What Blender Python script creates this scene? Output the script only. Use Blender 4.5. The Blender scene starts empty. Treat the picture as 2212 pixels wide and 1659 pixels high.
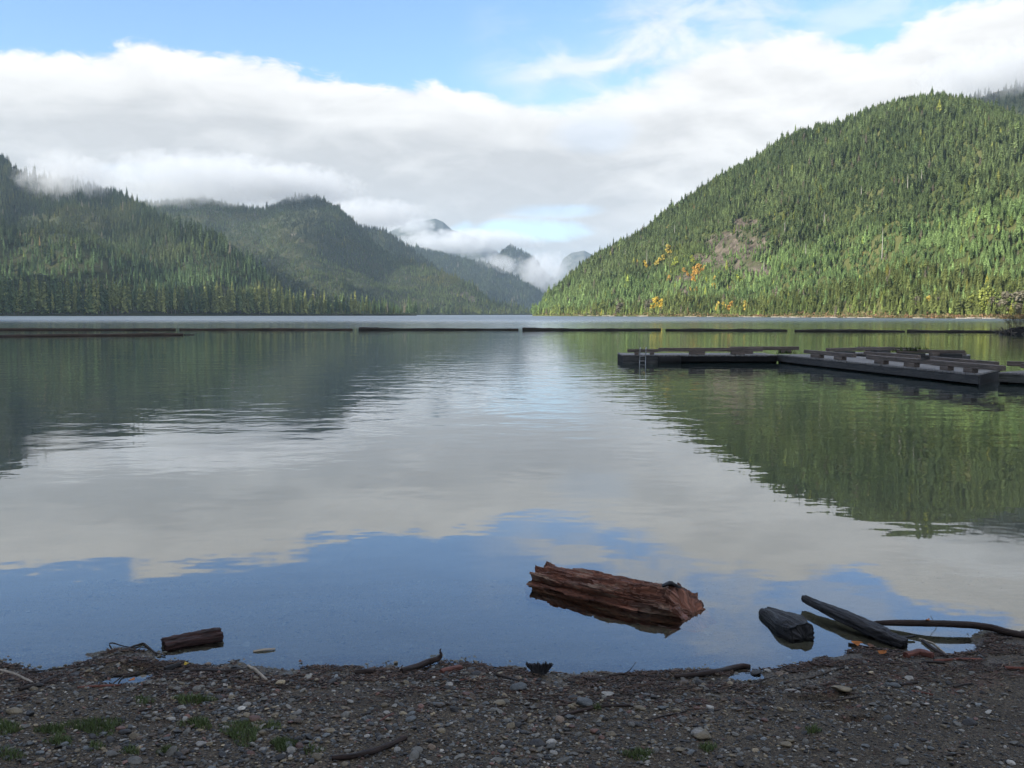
import bpy, math, random
import numpy as np
from mathutils import Vector, Matrix
R = math.radians
rng = np.random.default_rng(7); random.seed(7)
S = bpy.context.scene; C = S.collection
PITCH = R(4.15); F = 2080.0; CH = 2.0
# ------------------------------------------------------------ camera
cd = bpy.data.cameras.new("camera"); cam = bpy.data.objects.new("camera", cd); C.objects.link(cam)
cam.location = (0, 0, CH); cam.rotation_euler = (R(90)-PITCH, 0, 0)
cd.sensor_width = 36; cd.lens = 36*F/2212; cd.clip_start = 0.05; cd.clip_end = 60000
S.camera = cam
S.view_settings.view_transform = 'Standard'; S.view_settings.look = 'None'
S.view_settings.exposure = 1.05; S.view_settings.gamma = 1
S.cycles.volume_bounces = 4; S.cycles.transparent_max_bounces = 16; S.cycles.max_bounces = 8
S.cycles.volume_step_rate = 1.0; S.cycles.volume_max_steps = 96
# ------------------------------------------------------------ light
SUN_AZ = R(-122); SUN_EL = R(24)          # azimuth from +Y, to the right positive
sv = Vector((math.sin(SUN_AZ)*math.cos(SUN_EL), math.cos(SUN_AZ)*math.cos(SUN_EL), math.sin(SUN_EL)))
sl = bpy.data.lights.new("sun", 'SUN'); sl.energy = 5.0; sl.angle = R(0.5); sl.color = (1.0, 0.925, 0.80)
so = bpy.data.objects.new("sun", sl); C.objects.link(so); so.rotation_euler = sv.to_track_quat('Z', 'Y').to_euler()

# ------------------------------------------------------------ node helper
class NT:
    def __init__(s, tree): s.t = tree; s.n = tree.nodes; s.l = tree.links
    def new(s, typ, **kw):
        n = s.n.new(typ)
        for k, v in kw.items():
            if k.startswith('_'): setattr(n, k[1:], v)
        return n
    def put(s, sock, v):
        if v is None: return
        if hasattr(v, 'is_output') or isinstance(v, bpy.types.NodeSocket): s.l.new(v, sock)
        else:
            if sock.type == 'RGBA' and hasattr(v, '__len__') and len(v) == 3: v = (*v, 1)
            sock.default_value = v
    def m(s, op, a, b=0.0, c=None, clamp=False):
        n = s.n.new('ShaderNodeMath'); n.operation = op; n.use_clamp = clamp
        s.put(n.inputs[0], a); s.put(n.inputs[1], b)
        if c is not None: s.put(n.inputs[2], c)
        return n.outputs[0]
    def vm(s, op, a, b=(0, 0, 0)):
        n = s.n.new('ShaderNodeVectorMath'); n.operation = op; s.put(n.inputs[0], a); s.put(n.inputs[1], b)
        return n.outputs[0]
    def noise(s, vec, scale, detail=4, rough=.55, dist=0, out=0):
        n = s.n.new('ShaderNodeTexNoise'); s.put(n.inputs['Vector'], vec)
        n.inputs['Scale'].default_value = scale; n.inputs['Detail'].default_value = detail
        n.inputs['Roughness'].default_value = rough; n.inputs['Distortion'].default_value = dist
        return n.outputs[out]
    def mix(s, f, a, b):
        n = s.n.new('ShaderNodeMix'); n.data_type = 'RGBA'; s.put(n.inputs[0], f); s.put(n.inputs[6], a); s.put(n.inputs[7], b)
        return n.outputs[2]
    def ss(s, v, lo, hi, a=0.0, b=1.0):
        n = s.n.new('ShaderNodeMapRange'); n.interpolation_type = 'SMOOTHSTEP'; s.put(n.inputs[0], v)
        s.put(n.inputs[1], lo); s.put(n.inputs[2], hi); s.put(n.inputs[3], a); s.put(n.inputs[4], b)
        return n.outputs[0]
    def sep(s, v):
        n = s.n.new('ShaderNodeSeparateXYZ'); s.put(n.inputs[0], v); return n.outputs
    def comb(s, x, y, z):
        n = s.n.new('ShaderNodeCombineXYZ'); s.put(n.inputs[0], x); s.put(n.inputs[1], y); s.put(n.inputs[2], z); return n.outputs[0]
    def attr(s, name, typ='GEOMETRY'):
        n = s.n.new('ShaderNodeAttribute'); n.attribute_name = name; n.attribute_type = typ; return n.outputs
def material(name):
    m = bpy.data.materials.new(name); m.use_nodes = True; nt = NT(m.node_tree)
    b = m.node_tree.nodes['Principled BSDF']; return m, nt, b

# ------------------------------------------------------------ photo geometry helpers (directions seen from the standing point)
def ray(U, V):
    xc = (np.asarray(U, float)-1106)/F; yc = -(np.asarray(V, float)-829.5)/F
    return xc, math.cos(PITCH)+yc*math.sin(PITCH), -math.sin(PITCH)+yc*math.cos(PITCH)
def te(U, V):
    x, y, z = ray(U, V); return x/y, z/y
def P(U, V, z=0.0):
    x, y, zz = ray(U, V); k = (z-CH)/zz; return np.array([x*k, y*k, z+0*k])
def proj(x, y, z):
    z = z-CH; d = y*math.cos(PITCH)-z*math.sin(PITCH); u = y*math.sin(PITCH)+z*math.cos(PITCH)
    return 1106+F*x/d, 829.5-F*u/d

# ------------------------------------------------------------ world: Nishita sky with a procedural cloud cover
W = bpy.data.worlds.new("World"); S.world = W; W.use_nodes = True
w = NT(W.node_tree); w.n.clear()
def sky_world():
    tc = w.new('ShaderNodeTexCoord').outputs['Generated']
    sky = w.new('ShaderNodeTexSky'); sky.sky_type = 'NISHITA'; sky.sun_disc = False
    sky.sun_elevation = SUN_EL; sky.sun_rotation = SUN_AZ; sky.air_density = 1.0; sky.dust_density = 0.2; sky.ozone_density = 2.0
    d = w.vm('NORMALIZE', tc)
    sx, sy, sz = w.sep(d)
    az = w.m('DIVIDE', w.m('ARCTAN2', sx, sy), R(1)); el = w.m('DIVIDE', w.m('ARCSINE', sz), R(1))
    el = w.m('ABSOLUTE', el)
    # warped coordinates, flattened so that clouds lie in bands
    v = w.comb(w.m('MULTIPLY', az, 0.05), w.m('MULTIPLY', el, 0.11), w.m('MULTIPLY', sy, 0.6))
    nb = w.noise(v, 1.5, 3, .5, .3); nm = w.noise(v, 4.0, 8, .55, .5); nf = w.noise(w.vm('ADD', v, (7, 3, 1)), 11, 6, .6, .6)
    # cloud-top elevation over azimuth
    pts = [(-70, 15), (-45, 15), (0, 105), (200, 112), (330, 98), (420, 112), (560, 128), (700, 165), (860, 185), (960, 193), (1050, 196), (1110, 208), (1180, 212),
           (1250, 200), (1330, 168), (1400, 150), (1500, 110), (1550, 78), (1640, 62), (1760, 66), (1860, 88), (1930, 62), (2000, 25), (2100, -10), (2212, -35)]
    cur = []
    for i, p in enumerate(pts):
        if i < 2: cur.append(p); continue
        x, y, z = ray(*p); cur.append((math.degrees(math.atan2(x, y)), math.degrees(math.atan2(z, math.hypot(x, y)))))
    cur += [(38, 19.5), (55, 16), (80, 22)]
    fc = w.new('ShaderNodeFloatCurve'); cm = fc.mapping; c = cm.curves[0]
    A0, A1, E1 = -75.0, 85.0, 30.0
    c.points[0].location = (0, cur[0][1]/E1); c.points[1].location = (1, cur[-1][1]/E1)
    for a, e in cur: c.points.new((a-A0)/(A1-A0), e/E1)
    for q in c.points: q.handle_type = 'AUTO_CLAMPED'
    cm.update()
    w.put(fc.inputs['Value'], w.m('DIVIDE', w.m('SUBTRACT', az, A0), A1-A0, clamp=True))
    top = w.m('MULTIPLY', fc.outputs[0], E1)
    n1 = w.m('MULTIPLY', w.m('SUBTRACT', nm, 0.5), 2.2)
    n2 = w.m('MULTIPLY', w.m('SUBTRACT', nf, 0.5), 1.7)
    depth = w.m('ADD', w.m('SUBTRACT', top, el), w.m('ADD', n1, n2))       # degrees below the cloud top
    # softness differs: crisp on the left bank, wispy in the middle
    soft = w.ss(az, -2.0, 3.0, 0.42, 1.1)
    soft = w.m('SUBTRACT', soft, w.ss(az, 12, 18, 0.0, 0.5))
    cov = w.ss(w.m('DIVIDE', depth, soft), -0.5, 1.1)
    # thin veil above the right-hand bank
    veil = w.m('MULTIPLY', w.ss(depth, -5.5, -.5), w.ss(nm, .36, .62, .12, .85))
    veil = w.m('MULTIPLY', veil, w.m('MULTIPLY', w.ss(az, -4, 3), w.ss(az, 10, 17, 1, .5)))
    cov = w.m('MAXIMUM', cov, veil)
    # openings with blue showing
    def hole(U, V, ra, re, k, thr=.5):
        x, y, z = ray(U, V); a0 = math.degrees(math.atan2(x, y)); e0 = math.degrees(math.atan2(z, math.hypot(x, y)))
        q = w.m('ADD', w.m('POWER', w.m('DIVIDE', w.m('SUBTRACT', az, a0), ra), 2), w.m('POWER', w.m('DIVIDE', w.m('SUBTRACT', el, e0), re), 2))
        g = w.m('SUBTRACT', 1.0, q); g = w.m('ADD', g, w.m('MULTIPLY', w.m('SUBTRACT', nm, .5), 2.4))
        return w.ss(g, -.2, 1.0, 0, k)
    H = [hole(1120, 500, 4.4, 0.8, .75), hole(1285, 285, 2.6, 1.2, .12), hole(1190, 455, 3.2, .5, .35), hole(1150, 205, 3.0, .8, .5), hole(1020, 545, 4, .8, .5), hole(330, 375, 3, .6, .18)]
    for h in H: cov = w.m('MULTIPLY', cov, w.m('SUBTRACT', 1.0, h))
    # unseen cloud added overhead and behind to make the ambient light neutral
    back = w.m('MULTIPLY', w.m('MAXIMUM', w.ss(w.m('ABSOLUTE', az), 60, 100), w.ss(el, 27, 36)), w.ss(nb, .40, .56, .1, .9))
    cov = w.m('MAXIMUM', w.m('MULTIPLY', cov, w.ss(w.m('ABSOLUTE', az), 70, 100, 1, 0)), back)
    # lit tops, grey undersides
    g = w.ss(depth, .4, 4.0)
    g = w.m('MULTIPLY', g, w.ss(az, 2, 14, 1.0, 0.30))
    bandn = w.noise(w.comb(w.m('MULTIPLY', az, .035), w.m('MULTIPLY', el, .16), 0.0), 2.6, 6, .5, .6)
    br = w.m('ADD', g, w.m('MULTIPLY', w.m('SUBTRACT', bandn, .5), 1.5), clamp=True)
    up = w.noise(w.vm('ADD', v, (.012, .075, 0)), 4.0, 8, .55, .5)          # relief: puffs are lighter where they face up
    rel = w.m('MULTIPLY', w.m('SUBTRACT', nm, up), 1.3)
    br = w.m('SUBTRACT', br, rel, clamp=True)
    cloud = w.mix(br, (0.545, 0.54, 0.532), (0.345, 0.347, 0.352))
    fine = w.m('ADD', .96, w.m('MULTIPLY', w.m('SUBTRACT', nf, .5), .22))
    vs = w.new('ShaderNodeVectorMath'); vs.operation = 'SCALE'; w.put(vs.inputs[0], cloud); w.put(vs.inputs['Scale'], fine)
    bg1 = w.new('ShaderNodeBackground'); w.put(bg1.inputs[0], w.vm('MULTIPLY', sky.outputs[0], (.83, .93, 1.13))); bg1.inputs[1].default_value = 0.118
    bg2 = w.new('ShaderNodeBackground'); w.put(bg2.inputs[0], vs.outputs[0]); bg2.inputs[1].default_value = 1.0
    mx = w.new('ShaderNodeMixShader'); w.put(mx.inputs[0], cov); w.l.new(bg1.outputs[0], mx.inputs[1]); w.l.new(bg2.outputs[0], mx.inputs[2])
    o = w.new('ShaderNodeOutputWorld'); w.l.new(mx.outputs[0], o.inputs[0])
sky_world()

# ------------------------------------------------------------ numpy noise
_p = rng.permutation(512).astype(np.int64)
_g = rng.normal(size=(512, 3)); _g /= np.linalg.norm(_g, axis=1)[:, None]
def perlin(x, y, z=0.0):
    x, y, z = np.broadcast_arrays(np.asarray(x, float), np.asarray(y, float), np.asarray(z, float))
    xi, yi, zi = np.floor(x).astype(np.int64), np.floor(y).astype(np.int64), np.floor(z).astype(np.int64)
    xf, yf, zf = x-xi, y-yi, z-zi
    u, v, t = [a*a*a*(a*(a*6-15)+10) for a in (xf, yf, zf)]
    def gr(i, j, k):
        h = _p[(_p[(_p[(xi+i) & 511]+yi+j) & 511]+zi+k) & 511]; g = _g[h]
        return g[..., 0]*(xf-i)+g[..., 1]*(yf-j)+g[..., 2]*(zf-k)
    L = lambda a, b, q: a+(b-a)*q
    return 1.6*L(L(L(gr(0, 0, 0), gr(1, 0, 0), u), L(gr(0, 1, 0), gr(1, 1, 0), u), v), L(L(gr(0, 0, 1), gr(1, 0, 1), u), L(gr(0, 1, 1), gr(1, 1, 1), u), v), t)
def fbm(x, y, z=0.0, o=4, g=.5):
    s = 0; a = 1.0; f = 1.0
    for i in range(o): s = s+a*perlin(x*f+i*13.7, y*f+i*7.1, z*f+i*3.3); a *= g; f *= 2.03
    return s

# ------------------------------------------------------------ mesh + tagging helpers
def mesh_obj(name, verts, faces, mat=None, parent=None, smooth=False, attrs=None, loc=None):
    me = bpy.data.meshes.new(name)
    v = np.asarray(verts, np.float32)
    if isinstance(faces, np.ndarray):
        k = faces.shape[1]; n = len(faces)
        me.vertices.add(len(v)); me.vertices.foreach_set('co', v.ravel())
        me.loops.add(n*k); me.loops.foreach_set('vertex_index', faces.astype(np.int32).ravel())
        me.polygons.add(n); me.polygons.foreach_set('loop_start', np.arange(0, n*k, k, dtype=np.int32))
        try: me.polygons.foreach_set('loop_total', np.full(n, k, np.int32))
        except Exception: pass
        me.update(calc_edges=True); me.validate()
    else: me.from_pydata([tuple(map(float, a)) for a in v], [], faces); me.update()
    if attrs:
        for k, a in attrs.items():
            a = np.asarray(a, np.float32)
            if a.ndim == 1: at = me.attributes.new(k, 'FLOAT', 'POINT'); at.data.foreach_set('value', a)
            else: at = me.attributes.new(k, 'FLOAT_VECTOR', 'POINT'); at.data.foreach_set('vector', a.ravel())
    if mat:
        for q in (mat if isinstance(mat, list) else [mat]): me.materials.append(q)
    if smooth: me.polygons.foreach_set('use_smooth', np.ones(len(me.polygons), bool))
    o = bpy.data.objects.new(name, me); C.objects.link(o)
    if parent: o.parent = parent
    if loc is not None: o.location = loc
    return o
def tag(o, label=None, cat=None, group=None, kind=None):
    if label: o['label'] = label
    if cat: o['category'] = cat
    if group: o['group'] = group
    if kind: o['kind'] = kind
    return o
def empty(name, loc=(0, 0, 0), rz=0.0):
    o = bpy.data.objects.new(name, None); C.objects.link(o); o.location = loc; o.rotation_euler = (0, 0, rz); o.empty_display_size = .2
    return o
def grid_faces(nr, nc, wrap=False):
    i = np.arange(nr-1)[:, None]*nc; j = np.arange(nc if wrap else nc-1)[None, :]; j2 = (j+1) % nc
    return np.stack([i+j, i+j2, i+nc+j2, i+nc+j], -1).reshape(-1, 4)
class MB:
    def __init__(s): s.v = []; s.f = []; s.n = 0
    def add(s, v, f):
        v = np.asarray(v, float); s.v.append(v); s.f += [tuple(int(i)+s.n for i in q) for q in f]; s.n += len(v)
    def box(s, c, size, rz=0.0, bev=0.0, ry=0.0):
        hx, hy, hz = [a/2 for a in size]; b = min(bev, hx*.9, hy*.9, hz*.9)
        if b <= 0:
            v = np.array([(x, y, z) for z in (-hz, hz) for x, y in ((-hx, -hy), (hx, -hy), (hx, hy), (-hx, hy))])
            f = [(0, 3, 2, 1), (4, 5, 6, 7), (0, 1, 5, 4), (1, 2, 6, 5), (2, 3, 7, 6), (3, 0, 4, 7)]
        else:
            def ring(z, ins): a, d = hx-ins, hy-ins; return [(-a+b, -d, z), (a-b, -d, z), (a, -d+b, z), (a, d-b, z), (a-b, d, z), (-a+b, d, z), (-a, d-b, z), (-a, -d+b, z)]
            v = []
            for z, ins in ((-hz, b*.8), (-hz+b, 0), (hz-b, 0), (hz, b*.8)): v += ring(z, ins)
            v = np.array(v); f = [tuple(reversed(range(8))), tuple(range(24, 32))]
            for k in range(3):
                for i in range(8): f.append((k*8+i, k*8+(i+1) % 8, k*8+8+(i+1) % 8, k*8+8+i))
        if ry: cy, sy = math.cos(ry), math.sin(ry); v = v @ np.array([[cy, 0, -sy], [0, 1, 0], [sy, 0, cy]])
        cz, sz = math.cos(rz), math.sin(rz); v = v @ np.array([[cz, sz, 0], [-sz, cz, 0], [0, 0, 1]])
        s.add(v+np.array(c), f); return s
    def tube(s, pts, rad, n=8, cap=True):
        pts = np.asarray(pts, float); m = len(pts); rad = np.broadcast_to(np.asarray(rad, float), (m,)); V = []
        for i in range(m):
            t = pts[min(i+1, m-1)]-pts[max(i-1, 0)]; t = t/(np.linalg.norm(t)+1e-9)
            a = np.cross(t, (0, 0, 1)) if abs(t[2]) < .9 else np.cross(t, (1, 0, 0)); a /= np.linalg.norm(a); b = np.cross(t, a)
            for k in range(n): q = 2*math.pi*k/n; V.append(pts[i]+rad[i]*(a*math.cos(q)+b*math.sin(q)))
        f = [tuple(q) for q in grid_faces(m, n, True)]
        if cap: f += [tuple(range(n)), tuple(reversed(range((m-1)*n, m*n)))]
        s.add(V, f); return s
    def build(s, name, mat, parent=None, smooth=False, loc=None):
        return mesh_obj(name, np.concatenate(s.v), s.f, mat, parent, smooth, None, loc)

# ------------------------------------------------------------ materials
def m_foliage():
    m, n, b = material('conifer_needles')
    a = n.attr('tint', 'INSTANCER'); own = n.attr('shade')
    oi = n.new('ShaderNodeObjectInfo')
    # single trees carry their colour in the object colour, scattered ones in their instance tint
    col = n.new('ShaderNodeVectorMath'); col.operation = 'ADD'; n.put(col.inputs[0], a[1]); n.put(col.inputs[1], oi.outputs['Color'])
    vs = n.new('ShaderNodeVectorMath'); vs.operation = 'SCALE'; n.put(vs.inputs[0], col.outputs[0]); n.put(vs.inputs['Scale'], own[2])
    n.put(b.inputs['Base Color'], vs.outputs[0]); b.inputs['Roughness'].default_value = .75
    b.inputs['Specular IOR Level'].default_value = .25
    return m
def m_simple(name, c1, c2, scale=5, rough=.8, coord='Object', bump=0, bscale=None, spec=.3):
    m, n, b = material(name); tc = n.new('ShaderNodeTexCoord').outputs[coord]
    f = n.noise(tc, scale, 6, .6); f = n.ss(f, .3, .7)
    n.put(b.inputs['Base Color'], n.mix(f, c1, c2)); b.inputs['Roughness'].default_value = rough; b.inputs['Specular IOR Level'].default_value = spec
    if bump:
        bp = n.new('ShaderNodeBump'); n.put(bp.inputs['Height'], n.noise(tc, bscale or scale*4, 5, .6)); bp.inputs['Strength'].default_value = bump
        bp.inputs['Distance'].default_value = .02; n.put(b.inputs['Normal'], bp.outputs[0])
    return m
def m_wood(name, c1, c2, c3, rough=.7, wet=0.0, fs=1.0, spec=.35, bump=.5):
    m, n, b = material(name); g = n.attr('grain')[1]
    x, y, z = n.sep(g)
    lo = n.comb(n.m('MULTIPLY', x, 5*fs), n.m('MULTIPLY', y, 60*fs), z); hi = n.comb(n.m('MULTIPLY', x, 22*fs), n.m('MULTIPLY', y, 320*fs), z)
    f1 = n.ss(n.noise(lo, 1, 5, .65), .32, .68); f2 = n.noise(hi, 1, 4, .6); f3 = n.ss(n.noise(n.comb(n.m('MULTIPLY', x, 3.5*fs), n.m('MULTIPLY', y, 28*fs), z), 1, 5, .65), .5, .7)
    col = n.mix(f1, c1, c2); col = n.mix(n.m('MULTIPLY', f3, .75), col, c3)
    k = n.ss(f2, .2, .75, .45, 1.25)
    vs = n.new('ShaderNodeVectorMath'); vs.operation = 'SCALE'; n.put(vs.inputs[0], col); n.put(vs.inputs['Scale'], k)
    n.put(b.inputs['Base Color'], vs.outputs[0]); n.put(b.inputs['Roughness'], n.ss(f1, 0, 1, rough-.15, rough+.1)); b.inputs['Specular IOR Level'].default_value = spec
    bp = n.new('ShaderNodeBump'); n.put(bp.inputs['Height'], n.m('ADD', f2, n.m('MULTIPLY', f1, .8))); bp.inputs['Strength'].default_value = bump; bp.inputs['Distance'].default_value = .008/fs
    n.put(b.inputs['Normal'], bp.outputs[0])
    return m
M = {}
M['needles'] = m_foliage()
M['trunk'] = m_simple('bark', (.10, .085, .07), (.17, .15, .13), 3)
M['snag'] = m_simple('bare_grey_wood', (.28, .26, .23), (.40, .38, .35), 3)
M['redwood'] = m_wood('rotten_red_wood', (.075, .030, .018), (.27, .105, .060), (.38, .28, .20), .62, spec=.4, bump=1.0)
M['blackwood'] = m_wood('wet_black_wood', (.008, .008, .009), (.042, .041, .043), (.020, .018, .016), .55, spec=.3, bump=.9)
M['brownwood'] = m_wood('wet_brown_wood', (.018, .012, .010), (.055, .035, .028), (.028, .021, .017), .6, spec=.25)
M['plankwood'] = m_wood('wet_maroon_wood', (.018, .011, .010), (.075, .036, .030), (.025, .017, .015), .6, spec=.25)
M['twig'] = m_wood('twig_bark', (.014, .010, .009), (.042, .031, .025), (.07, .055, .04), .7)
M['tan'] = m_wood('bleached_wood', (.24, .20, .15), (.42, .37, .30), (.30, .24, .17), .7)
M['redchip'] = m_wood('red_bark_chip', (.10, .035, .024), (.22, .08, .055), (.08, .03, .02), .7)
M['boom'] = m_wood('weathered_boom_wood', (.035, .024, .018), (.10, .07, .05), (.05, .045, .022), .75, fs=.12, bump=.3)
M['boomdark'] = m_wood('dark_boom_wood', (.018, .015, .012), (.06, .048, .036), (.03, .035, .015), .75, fs=.12, bump=.3)
M['deck'] = m_wood('grey_deck_wood', (.20, .188, .172), (.36, .34, .315), (.13, .125, .115), .75, fs=.3, bump=.3)
M['beam'] = m_wood('weathered_beam_wood', (.10, .082, .068), (.25, .20, .165), (.075, .07, .05), .75, fs=.3, bump=.3)
M['skirt'] = m_wood('dark_skirt_wood', (.030, .030, .029), (.105, .102, .096), (.06, .06, .055), .7, fs=.3, bump=.3)
M['concrete'] = m_wood('stained_float_wood', (.06, .062, .054), (.15, .152, .135), (.08, .08, .065), .8, fs=.3, bump=.3)
M['black'] = m_simple('black_float_and_shade', (.006, .006, .006), (.014, .013, .012), 3, .8)  # also paints the shade in the dock's gap and hollow as black
M['metal'] = m_simple('galvanised_tube', (.35, .36, .36), (.5, .5, .5), 9, .4); M['metal'].node_tree.nodes['Principled BSDF'].inputs['Metallic'].default_value = .7
M['moss'] = m_simple('moss', (.03, .05, .012), (.07, .10, .02), 12, .9)

# ------------------------------------------------------------ beach, lake bed: one sheet
SH = [(-400, 1400), (-150, 1420), (0, 1432), (64, 1443), (89, 1452), (125, 1446), (178, 1436), (214, 1420), (255, 1408), (300, 1408), (325, 1416), (340, 1432), (392, 1429), (430, 1440), (481, 1437), (510, 1430), (540, 1441),
      (606, 1446), (706, 1437), (781, 1443), (863, 1446), (915, 1440), (959, 1429), (1034, 1432), (1066, 1441), (1120, 1444), (1148, 1453), (1244, 1458), (1333, 1453), (1405, 1453), (1458, 1446), (1540, 1450), (1600, 1452), (1640, 1438),
      (1695, 1441), (1753, 1431), (1780, 1421), (1825, 1407), (1859, 1398), (1900, 1402), (1958, 1408), (2068, 1408), (2110, 1396), (2130, 1374), (2160, 1369), (2212, 1366), (2400, 1340), (2900, 1290), (4500, 1180)]
_s = np.array([P(*p)[:2] for p in SH]); _o = np.argsort(_s[:, 0]); SX, SY = _s[_o, 0], _s[_o, 1]
DIPS = [(272, 1466, .17, .10, .045), (230, 1478, .10, .06, .03), (1610, 1463, .10, .05, .05), (1655, 1483, .11, .035, .035), (1700, 1500, .12, .035, .035), (1760, 1520, .14, .04, .05), (1790, 1545, .10, .05, .045), (1850, 1580, .08, .03, .06), (2040, 1392, .28, .13, .03),
        (250, 1412, .28, .07, -.02), (320, 1440, .2, .05, -.012), (2110, 1388, .2, .1, -.02), (1500, 1462, .3, .05, -.02)]
def gz(x, y):
    x = np.asarray(x, float); y = np.asarray(y, float)
    d = np.interp(x, SX, SY)-y
    b = np.where(d > 0, .078*np.minimum(d, 9)+.0*d, np.maximum(.085*d, -3.5-.002*np.minimum(-d, 500)))
    near = np.clip(1-np.abs(d)/6, 0, 1)
    b = b+near*(.010*fbm(x*2.1, y*2.6, 3.3, 3)+.006*fbm(x*9, y*11, 1.7, 3))+(1-near)*.05*fbm(x*.6, y*.6, 2.0, 3)
    for U, V, rx, ry, dep in DIPS:
        p = P(U, V); b = b-dep*np.exp(-((x-p[0])/rx)**2-((y-p[1])/ry)**2)
    return b
def on_ground(U, V, dz=0.0):
    z = 0.0
    for i in range(8): p = P(U, V, z); z = float(gz(p[0], p[1]))
    return np.array([p[0], p[1], z+dz])
def grow(lo, hi, step, far0, far1, g=1.25):
    a = list(np.arange(lo, hi+1e-6, step)); s = step; x = a[-1]
    while x < far1: s *= g; x += s; a.append(x)
    s = step; x = a[0]
    while x > far0: s *= g; x -= s; a.insert(0, x)
    return np.array(a)
gx = grow(-3.7, 3.9, .02, -14000, 14000); gy = grow(3.75, 8.2, .016, -900, 14000)
X, Y = np.meshgrid(gx, gy); Z = gz(X, Y)
def m_ground():
    m, n, b = material('beach_gravel_floor'); pos = n.new('ShaderNodeNewGeometry').outputs['Position']
    x, y, z = n.sep(pos)
    vo = n.new('ShaderNodeTexVoronoi'); n.put(vo.inputs['Vector'], pos); vo.inputs['Scale'].default_value = 95
    vo2 = n.new('ShaderNodeTexVoronoi'); n.put(vo2.inputs['Vector'], pos); vo2.inputs['Scale'].default_value = 240
    c = n.sep(vo.outputs['Color'])[0]; c2 = n.sep(vo2.outputs['Color'])[1]
    big = n.ss(n.noise(pos, 1.7, 5, .6), .4, .62)
    grit = n.mix(n.ss(n.m('ADD', n.m('MULTIPLY', c, .5), n.m('MULTIPLY', c2, .5)), .2, .9), (.023, .018, .012), (.135, .105, .068))
    red = n.ss(n.noise(pos, 5.0, 5, .65), .52, .66); band = n.m('MULTIPLY', n.ss(z, 0.012, .03), n.ss(z, .045, .075, 1, 0))
    grit = n.mix(n.m('MULTIPLY', n.m('MULTIPLY', red, band), .75), grit, (.095, .040, .028))
    grit = n.mix(n.m('MULTIPLY', big, .35), grit, (.030, .024, .018))
    bed = n.mix(n.ss(n.noise(pos, .6, 4, .6), .35, .65), (.06, .075, .055), (.085, .095, .07))
    deep = n.ss(z, -.9, -.25, 1, 0)
    grit = n.mix(n.ss(z, -.03, -.004, .55, 0), grit, (.17, .16, .12)); n.put(b.inputs['Base Color'], n.mix(deep, grit, bed))
    wet = n.ss(z, .0, .045, 1, 0); n.put(b.inputs['Roughness'], n.mix(wet, (.8,)*3, (.45,)*3)); b.inputs['Specular IOR Level'].default_value = .3
    h = n.m('ADD', n.m('MULTIPLY', vo.outputs[0], -1.0), n.m('MULTIPLY', vo2.outputs[0], -.4))
    bp = n.new('ShaderNodeBump'); n.put(bp.inputs['Height'], h); bp.inputs['Strength'].default_value = .9; bp.inputs['Distance'].default_value = .008
    n.put(b.inputs['Normal'], bp.outputs[0]); return m
o = mesh_obj('ground', np.stack([X, Y, Z], -1).reshape(-1, 3), grid_faces(len(gy), len(gx)), m_ground(), smooth=True); tag(o, kind='structure')

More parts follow.
